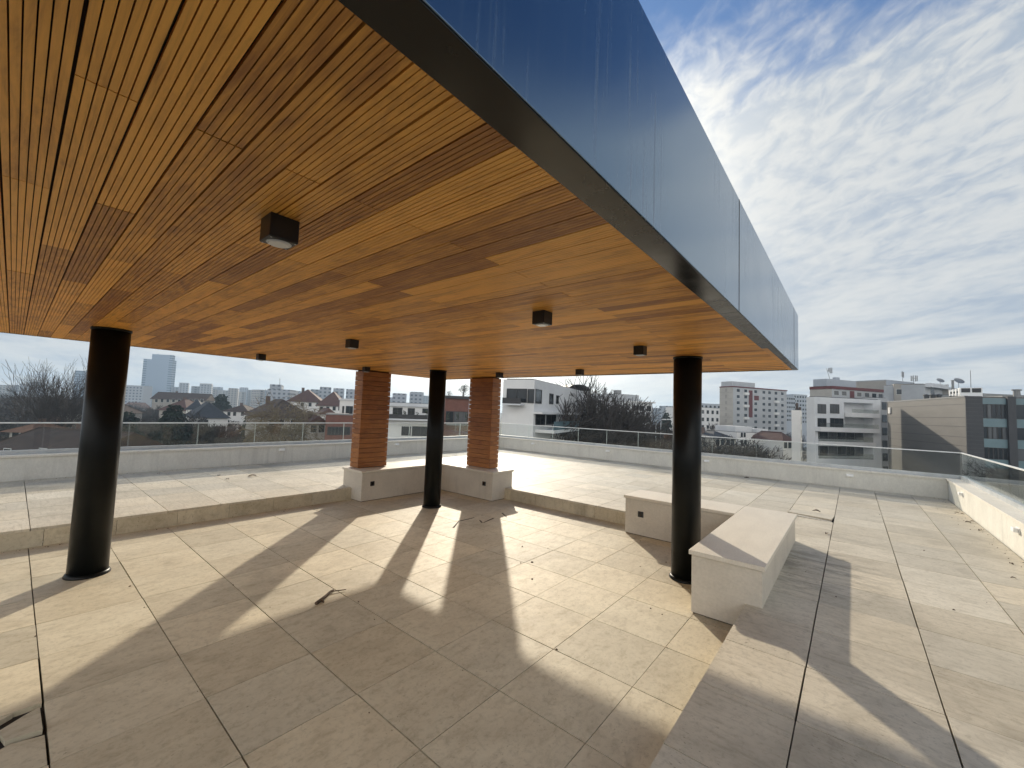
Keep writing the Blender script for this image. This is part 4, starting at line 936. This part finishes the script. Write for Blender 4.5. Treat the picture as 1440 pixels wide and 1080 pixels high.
def setback(f, o):
    g = Fac.__new__(Fac); g.__dict__.update(f.__dict__); g.A = f.A + f.n*(-o); return g
fl = setback(f, LD); f3 = setback(f, 1.9)
for zz0 in (R4(1203, 568, 1216, 581), R4(1203, 588, 1216, 601)):
    window(b_, fl, L0+(L1-L0)*.42, zz0[1], L0+(L1-L0)*.75, zz0[3], 1, pane=M_CURT)
for zz_ in (z3, z4):
    k = 6
    for i in range(k): window(b_, f3, g0+.1+(g1-g0-.2)*i/k, zz_[1]+.35, g0+.1+(g1-g0-.2)*(i+.94)/k, zz_[3]-.1, 1, pane=M_CURT if (i*7+int(zz_[1])) % 3 == 0 else M_PANE)
    slab(b_, 'balcony_railing', f, (g0+.05, zz_[1]-.05, g1-.05, zz_[1]+1.0), .02, .05, M_GLASS)
r_ = R4(1189, 581, 1228, 587); slab(b_, 'balcony', f, r_, -.9, 1.3, M_WHITE_W); slab(b_, 'balcony_railing', f, (r_[0]+.1, r_[3]+.001, r_[2]-.1, r_[3]+.75), 1.22, 1.25, M_GLASS)
slab(b_, 'loggia_floor', f, (L0+.002, r_[1], L1-.002, r_[3]-.05), -LD+.003, -.902, M_PALE_W)
r_ = R4(1146, 601.5, 1228.5, 607.5); slab(b_, 'balcony', f, r_, .003, 1.2, M_WHITE_W); slab(b_, 'balcony_railing', f, (r_[0]+.1, r_[3]+.001, r_[2]-.1, r_[3]+.85), 1.12, 1.15, M_GLASS)
r_ = R4(1150, 621.5, 1228.5, 627); slab(b_, 'balcony', f, (r_[0], r_[1], r_[2], r_[3]), .003, .5, M_WHITE_W)
f2 = Fac(1238.2, 559.5, 92, 1249, 93); b2 = bld('stair_block', 'narrow dark-windowed block between the balcony house and the taupe wall', 'building', f2, 10, M_GREY_W)
for j in range(6): window(b2, f2, .35, f2.top-2.6-j*2.85, f2.W-.5, f2.top-.9-j*2.85, 0)

# red-edged panel block with penthouse behind the apartment house
f = Fac(1170, 543, 140, 1257, 150); PD = f.depth_to(1139.5); b_ = bld('apartment_block', 'grey panel block with dark red roof edge behind the balcony house', 'building', f, PD, M_GREY_W)
s_ = f.side(False, PD); slab(b_, 'cornice', f, (-.3, f.top-.9, f.W+.3, f.top+.1), -.4, .3, M_STRIPE); slab(b_, 'cornice', s_, (0, f.top-.9, PD-.3, f.top+.1), -.4, .3, M_STRIPE)
slab(b_, 'gable_panel', s_, (0, GROUND, PD-.02, f.top-.92), .004, .1, M_CREAM_W)
for i, px in enumerate((1176, 1187, 1208, 1219, 1229, 1238, 1248)):
    for j in range(3):
        a, _ = f.loc(px, 550); z = f.top-2.9-j*2.85; swin(b_, f, a-1.1, z, a+1.1, z+1.4, M_FRAMEW, M_PANE if rnd.random() < .6 else M_CURT)
a0, _, a1, _ = f.rect(1195, 547, 1201, 558); slab(b_, 'red_stripe', f, (a0, GROUND, a1, f.top-1.2), .004, .12, M_STRIPE)
mb = MB(); f.box(mb, -.5, f.W*.45, f.top+.13, f.top+2.6, -PD*.8, -PD*.2); f.box(mb, f.W*.22, f.W*.28, f.top+2.59, f.top+3.7, -PD*.6, -PD*.45); mb.build('penthouse', M_BLUEGREY_W, b_)
f = Fac(1246, 534.2, 150, 1286, 156); b_ = bld('grey_block', 'beige rooftop block carrying the antenna cluster', 'building', f, 12, M_BLUEGREY_W)
s_ = f.side(False, 12); slab(b_, 'gable_panel', s_, (0, GROUND, 11.98, f.top-.2), .004, .1, M_BEIGE_W)
fB = Fac(1257, 540, 132, 1301, 128); b_ = bld('beige_block', 'beige block with a few dark windows in front of the antenna cluster', 'building', fB, 8, M_BEIGE_W)
for px in (1266, 1277): a, z = fB.loc(px, 551); swin(b_, fB, a-.9, z-.8, a+.9, z+.8)
fC = Fac(1300, 540.5, 126, 1355, 138); b_ = bld('grey_block', 'grey block with recessed top balcony carrying two satellite dishes', 'building', fC, 10, M_GREY_W)
r_ = fC.rect(1301, 540.5, 1325, 546); slab(b_, 'roof_slab', fC, r_, .003, 1.5, M_PALE_W); r_ = fC.rect(1308, 547, 1314, 554); swin(b_, fC, *r_)
slab(b_, 'side_wall', fC, fC.rect(1325, 541, 1326, 560), .003, 1.4, M_BEIGE_W)
def dish(px, py, d_, r_, lab):
    p = aim(px, py, d_); t_ = thing('satellite_dish', lab, 'satellite dish', (p.x, p.y, p.z-1.6))
    mb = MB(); mb.tube((p.x, p.y, p.z-2.4), (p.x, p.y, p.z), .07, .07, 6); mb.build('mast', M_METAL, t_)
    ax = (CAM-p); ax.z = 0; ax = (ax.normalized()+Vector((.3, -.5, .75))).normalized(); u_ = ax.orthogonal().normalized(); w_ = ax.cross(u_)
    mb = MB(); n_ = 20; R_ = 5; mb.v.append(tuple(p))
    for k in range(1, R_+1):
        for i in range(n_): a = 2*math.pi*i/n_; rr_ = r_*k/R_; q_ = p+(u_*math.cos(a)+w_*math.sin(a))*rr_+ax*(.28*rr_*rr_/r_); mb.v.append(tuple(q_))
    for i in range(n_): mb.face([0, 1+i, 1+(i+1) % n_], 0, .5)
    for k in range(R_-1):
        for i in range(n_): j = (i+1) % n_; mb.face([1+k*n_+i, 1+(k+1)*n_+i, 1+(k+1)*n_+j, 1+k*n_+j], 0, .5)
    mb.build('reflector', M_METAL, t_); mb = MB(); mb.tube(p-u_*r_*.9+ax*.25*r_, p+ax*r_*.8, .03, .03, 4); mb.build('feed_arm', M_METAL, t_)
dish(1322, 535.7, 128, .95, 'left of two grey satellite dishes on the roof skyline'); dish(1348, 536.6, 128, 1.25, 'larger right satellite dish on the roof skyline')
def mast(px, d_, y0, y1, panels, lab, name='antenna', lean=0):
    p, q_ = aim(px, y0, d_), aim(px, y1, d_); t_ = thing(name, lab, 'antenna', tuple(p)); mb = MB(); mb.tube(p, (p.x, p.y+lean, q_.z), .09, .06, 6)
    mb.build('pole', M_METAL, t_)
    for i, (dx, za, zb) in enumerate(panels):
        mb = MB(); A = aim(px+dx, za, d_); B = aim(px+dx, zb, d_); mb.box(A.x-.16, A.y-.16, A.z, A.x+.16, A.y+.16, B.z); mb.tube((A.x, A.y, (A.z+B.z)/2), (p.x, p.y+lean*.8, (A.z+B.z)/2), .05, .05, 4); mb.build('panel_antenna', M_METAL, t_)
mast(1168.5, 142, 538, 517, ((-3, 523, 517.5), (-1, 525, 517), (1.2, 525, 517)), 'leaning rooftop mast with panel antennas left of the skyline blocks', lean=1.2)
mast(1269.5, 150, 536, 522, ((-.8, 530, 522.5), (1.0, 531, 523)), 'left panel antenna of the rooftop antenna cluster')
mast(1285, 148, 540, 527, ((-3.5, 536, 528.5), (-1, 536, 528.5), (2.5, 536.5, 528), (4.8, 536, 528.2)), 'right group of panel antennas in the rooftop cluster')
mast(1365.7, 112, 553, 520.5, (), 'tall thin antenna pole above the air conditioners', 'antenna_pole')
mb = MB(); p = aim(1340, 546, 125); mb.tube((p.x, p.y, p.z-3), (p.x, p.y, aim(1340, 535, 125).z), .3, .3, 8, caps=True); mb.tube((p.x, p.y, aim(1340, 535.5, 125).z), (p.x, p.y, aim(1340, 534.6, 125).z), .4, .4, 8, caps=True)
tag(mb.build('chimney', M_CONC), 'slim grey chimney between the two satellite dishes', 'chimney')

# taupe clad office building on the right
f = Fac(1248, 566, 88, 1357, 64)
b_ = bld('office_building', 'taupe clad office building with dark corner and teal glazing at right', 'building', f, 26, M_CLAD, parapet_=0)
for py0, py1 in ((572.5, 569), (587, 587), (597.5, 598), (608, 613.5), (617, 626), (627, 638)):
    (a0, z0), (a1, z1) = f.loc(1249, py0), f.loc(1356.5, py1)
    mb = MB(); zz_ = (z0+z1)/2; f.box(mb, .05, f.W-.05, zz_-.035, zz_+.035, .002, .012); mb.build('joint_strip', M_DCLAD, b_)
mb = MB(); f.box(mb, -.05, f.W, f.top-.001, f.top+.22, -.35, .06); f.box(mb, -.08, .06, GROUND, f.top, .002, .08); mb.build('edge_flashing', M_CONC, b_)
r_ = f.rect(1250.3, 573, 1253, 581.5); slab(b_, 'wall_plate', f, r_, .013, .2, M_WHITE_W)
s_ = f.side(True, 26)
def along(px): return s_.loc(px, 600)[0]
aD, aG, aH = along(1382), along(1415.5), along(1427)
slab(b_, 'dark_corner', s_, (.003, GROUND, aD, f.top+.18), .004, .16, M_DCLAD)
for k in range(18):
    z = f.top-.4-k*.62; slab(b_, 'cladding_groove', s_, (.01, z, aD-.01, z+.05), .161, .170, M_TAR) if z > GROUND else None
slab(b_, 'dark_pier', s_, (aG, GROUND, aH, f.top+.18), .004, .45, M_DCLAD)
for (a0, a1) in ((aD, aG), (aH, 25.9)):
    ys = ((560, 568.5), (588.8, 600.5), (617.5, 629.5), (646, 658))
    for y0, y1 in ys:
        px_ = 1399; z1, z0 = s_.loc(px_, y0)[1], s_.loc(px_, y1)[1]; slab(b_, 'spandrel', s_, (a0+.003, z0, a1-.003, z1), .004, .10, M_TEAL)
    for y0, y1 in ((568.5, 588.8), (600.5, 617.5), (629.5, 646)):
        z1, z0 = s_.loc(1399, y0)[1], s_.loc(1399, y1)[1]; n_ = 5 if a0 == aD else 8; w_ = (a1-a0)/n_
        for i in range(n_): window(b_, s_, a0+i*w_+.01, z0+.02, a0+(i+1)*w_-.01, z1-.02, 0, M_FRAME, M_CURT if rnd.random() < .3 else M_PANE, .06)
mb = MB(); s_.box(mb, aD+6, 25, f.top+.2, f.top+.75, -16, -7); mb.build('roof_plant_room', M_CONC, b_)
def ac(px, py0, py1, d_, w, lab, mat=M_WHITE):
    p = aim(px, py1, d_); h_ = aim(px, py0, d_).z-p.z; t_ = thing('air_conditioner', lab, 'air conditioner', tuple(p), 'rooftop air conditioners')
    mb = MB(); mb.box(p.x-w*.5, p.y-w*.5, p.z+.08, p.x+w*.5, p.y+w*.5, p.z+h_); mb.build('casing', mat, t_, bevel=.03)
    mb = MB(); mb.rings((0, 0), [(w*.36, 0), (w*.36, .04)], 16); mb.v = [(p.x-w*.5-z, p.y+y, p.z+h_*.55+x) for x, y, z in mb.v]; mb.build('fan_grille', M_FRAME, t_)
    mb = MB()
    for sx in (-1, 1): mb.box(p.x+sx*w*.35-.06, p.y-w*.5, p.z-.1, p.x+sx*w*.35+.06, p.y+w*.5, p.z+.078)
    mb.build('feet', M_FRAME, t_)
for i, px in enumerate((1338.5, 1343, 1347.5, 1352)): ac(px, 548.5-i*.9, 557.5, 72-i*1.2, .62, ('leftmost', 'second', 'third', 'fourth')[i]+' white air conditioner in the row on the office roof')
p = aim(1364, 558, 68); t_ = thing('ventilation_unit', 'large white ventilation unit with dark louvres on the office roof', 'ventilation unit', tuple(p))
h_ = aim(1364, 545.5, 68).z-p.z; mb = MB(); mb.box(p.x-1, p.y-1.25, p.z, p.x+1, p.y+1.25, p.z+h_); mb.build('casing', M_WHITE, t_)
mb = MB(); mb.box(p.x-1.03, p.y-1.1, p.z+h_*.45, p.x-1.003, p.y-.1, p.z+h_*.92); mb.box(p.x-1.03, p.y+.1, p.z+h_*.45, p.x-1.003, p.y+1.1, p.z+h_*.92); mb.build('louvre', M_FRAME, t_)
for i, (px, py) in enumerate(((1303, 557.5), (1312, 557), (1320, 557))):
    p = aim(px, py+2, 84); mb = MB(); mb.rings((p.x, p.y), [(.42, p.z-.2), (.42, p.z+.35), (.55, p.z+.4), (.5, p.z+.6), (.1, p.z+.75)], 14)
    tag(mb.build('roof_vent', M_FRAME), ('left', 'middle', 'right')[i]+' of three dark round vents behind the taupe wall top', 'roof vent', 'dark roof vents')
p = aim(1430, 557, 66); mb = MB(); mb.tube((p.x, p.y, p.z-.6), (p.x, p.y, aim(1430, 549, 66).z), .42, .38, 10, caps=True); mb.tube((p.x, p.y, aim(1430, 549.2, 66).z), (p.x, p.y, aim(1430, 547.6, 66).z), .55, .55, 10, caps=True)
tag(mb.build('roof_flue', M_CONC), 'short grey flue on the office roof at the right edge', 'flue')
f = Fac(1380, 553.5, 110, 1475, 112); bld('grey_block', 'low grey building whose roofline shows beyond the office roof', 'building', f, 12, M_CONC)

# ---------------------------------------------------------------- far skyline
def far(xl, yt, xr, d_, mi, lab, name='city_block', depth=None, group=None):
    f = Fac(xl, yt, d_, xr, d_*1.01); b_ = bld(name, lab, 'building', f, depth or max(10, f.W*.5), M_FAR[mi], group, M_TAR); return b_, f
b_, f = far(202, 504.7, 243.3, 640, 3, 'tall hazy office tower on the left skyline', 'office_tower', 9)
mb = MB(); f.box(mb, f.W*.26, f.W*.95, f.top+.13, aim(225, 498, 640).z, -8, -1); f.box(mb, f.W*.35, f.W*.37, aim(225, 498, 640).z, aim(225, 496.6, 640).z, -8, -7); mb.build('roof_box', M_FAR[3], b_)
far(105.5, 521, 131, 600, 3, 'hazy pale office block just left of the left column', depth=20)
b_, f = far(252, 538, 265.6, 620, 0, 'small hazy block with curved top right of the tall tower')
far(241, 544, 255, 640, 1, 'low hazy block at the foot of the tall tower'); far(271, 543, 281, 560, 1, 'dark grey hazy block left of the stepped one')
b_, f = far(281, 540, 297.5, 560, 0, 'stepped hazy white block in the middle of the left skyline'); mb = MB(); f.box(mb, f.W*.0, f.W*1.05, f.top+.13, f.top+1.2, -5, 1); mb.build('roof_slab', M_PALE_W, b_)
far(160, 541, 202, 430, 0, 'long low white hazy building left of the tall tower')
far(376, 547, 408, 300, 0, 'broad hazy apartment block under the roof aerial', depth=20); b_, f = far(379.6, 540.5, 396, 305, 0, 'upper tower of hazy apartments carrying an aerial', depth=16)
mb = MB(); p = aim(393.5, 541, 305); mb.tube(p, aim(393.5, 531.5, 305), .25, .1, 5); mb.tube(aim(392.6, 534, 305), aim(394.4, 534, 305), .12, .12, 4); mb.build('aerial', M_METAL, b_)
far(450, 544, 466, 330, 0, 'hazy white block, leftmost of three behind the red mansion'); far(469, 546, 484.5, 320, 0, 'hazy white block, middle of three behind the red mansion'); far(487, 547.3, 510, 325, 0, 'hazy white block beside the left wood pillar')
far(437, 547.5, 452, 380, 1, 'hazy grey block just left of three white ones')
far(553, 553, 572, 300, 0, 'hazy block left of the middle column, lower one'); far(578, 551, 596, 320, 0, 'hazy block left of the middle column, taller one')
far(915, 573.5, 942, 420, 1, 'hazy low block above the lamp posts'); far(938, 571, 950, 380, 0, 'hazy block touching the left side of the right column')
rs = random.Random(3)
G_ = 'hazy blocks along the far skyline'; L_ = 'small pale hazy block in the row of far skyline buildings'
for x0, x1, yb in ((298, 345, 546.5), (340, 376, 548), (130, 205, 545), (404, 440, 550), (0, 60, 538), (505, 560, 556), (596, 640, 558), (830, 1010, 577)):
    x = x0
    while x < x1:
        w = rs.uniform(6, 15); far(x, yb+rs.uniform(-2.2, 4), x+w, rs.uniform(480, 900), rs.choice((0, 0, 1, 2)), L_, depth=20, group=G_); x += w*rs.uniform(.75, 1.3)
# filler houses and trees between the blocks
kinds = [(M_ROOFBR, 'brown'), (M_TERRA, 'dark red'), (M_SLATE, 'dark grey'), (M_ROOFOR, 'orange')]
for i in range(40):
    px = rs.uniform(-40, 480) if i < 31 else rs.uniform(880, 1110); d_ = rs.uniform(130, 330); rm, nm = kinds[rs.choice((0, 0, 1, 1, 2, 3))]
    w = rs.uniform(9, 16); wpx = w*F/d_; hz = 549+.0377*px; ev = hz + (1.8-GROUND-rs.uniform(6.5, 9.5))*F/d_
    house('small distant house with a %s roof among leafless trees' % nm, px-wpx/2, ev, d_+rs.uniform(-4, 4), px+wpx/2, d_+rs.uniform(-4, 4), rs.uniform(8, 12), rs.choice((M_PALE_W, M_BEIGE_W, M_BEIGE_W, M_GREY_W)), rm, ev-rs.uniform(3.2, 4.5)*F/d_,
          rs.choice(('hip', 'gable', 'front')), group='small distant houses with %s roofs' % nm, wins=[(px+k*wpx*.25, ev+2.4*F/d_) for k in (-1, 0, 1)] if d_ < 240 else ())
a, c = bare_mesh(71, 13, .7, 1, 5, .2, kids=(3, 4), rmin=.05); T1 = plant('bare_tree', 'greyish leafless tree among the distant houses', 'tree', [('trunk', a, M_BARK), ('crown', c, M_TWIG)], foot(150, 130), 'leafless trees among the distant houses')
a, c = bare_mesh(72, 12, .85, 3, 5, .16, kids=(3, 4), rmin=.05); T2 = plant('bare_tree', T1['label'], 'tree', [('trunk', a, M_BARK), ('crown', c, M_TWIG)], foot(190, 140), T1['group'])
for i in range(85):
    px = rs.uniform(-60, 500) if i < 66 else rs.uniform(830, 1115); d_ = rs.uniform(90, 300); s = rs.uniform(.75, 1.15)
    if abs(px-58) < 40 and d_ < 120: continue
    replant(rs.choice((T1, T2)), T1['label'], foot(px, d_), rs.uniform(0, 6.28), (s*1.15, s*1.15, s))
for i in range(12):
    px = rs.uniform(-40, 480); d_ = rs.uniform(140, 280); s = rs.uniform(.55, .8); c_ = replant(k1, 'small dark conifer among the distant houses', foot(px, d_), rs.uniform(0, 6), s, 'dark conifers among the distant houses')
# wooded belts that read as one mass
def wood_mass(label_mat, x0, x1, d0, d1, h0, h1, n, seed, ls):
    R = random.Random(seed); mb = MB()
    for _ in range(n):
        px = R.uniform(x0, x1); d_ = R.uniform(d0, d1); p = aim(px, 590, d_); hh = h0+(h1-h0)*(.5+.5*math.sin(px*.11+d_*.07))
        for _k in range(60):
            q_ = Vector((p.x+R.gauss(0, 2.8), p.y+R.gauss(0, 2.8), GROUND+hh*R.uniform(.15, 1)**.7)); a = Vector((R.gauss(0, 1), R.gauss(0, 1), R.gauss(0, 1))).normalized()*ls*R.uniform(.4, 1); c_ = a.orthogonal().normalized()*ls*.16
            mb.poly([q_-a, q_+c_, q_+a, q_-c_], 0, R.random())
    return tag(mb.build('distant_wood', label_mat), kind='stuff')
wood_mass(M_TWIG, -90, 130, 110, 420, 8, 17, 700, 1, 1.1)
wood_mass(M_TWIG, 130, 520, 125, 420, 5, 11, 900, 2, 1.1)
wood_mass(M_TWIG, 168, 262, 98, 112, 7, 11.5, 110, 5, .8)
wood_mass(M_TWIG, 318, 372, 96, 112, 6, 9.5, 100, 6, .8)
wood_mass(M_TWIG, 200, 480, 122, 170, 6, 11, 260, 9, .9)
wood_mass(M_TWIG, 1000, 1115, 118, 185, 6, 12, 120, 10, .9)
wood_mass(M_TWIG, -30, 110, 84, 112, 6, 10, 160, 8, .8)
wood_mass(M_TWIG, 800, 1120, 170, 330, 7, 12, 170, 4, 1.2)

# ---------------------------------------------------------------- winter haze over the city
m = bpy.data.materials.new('haze_air'); m.use_nodes = True; t = m.node_tree; t.nodes.clear()
o = nn(t, 'ShaderNodeOutputMaterial'); vp = nn(t, 'ShaderNodeVolumePrincipled')
vp.inputs['Color'].default_value = (.60, .79, 1, 1); vp.inputs['Density'].default_value = .00034; vp.inputs['Anisotropy'].default_value = .25
t.links.new(vp.outputs[0], o.inputs['Volume'])
mb = MB(); mb.box(-2650, -2650, GROUND-1.5, 2650, 2650, 84); hz = mb.build('haze', m); tag(hz, kind='stuff')
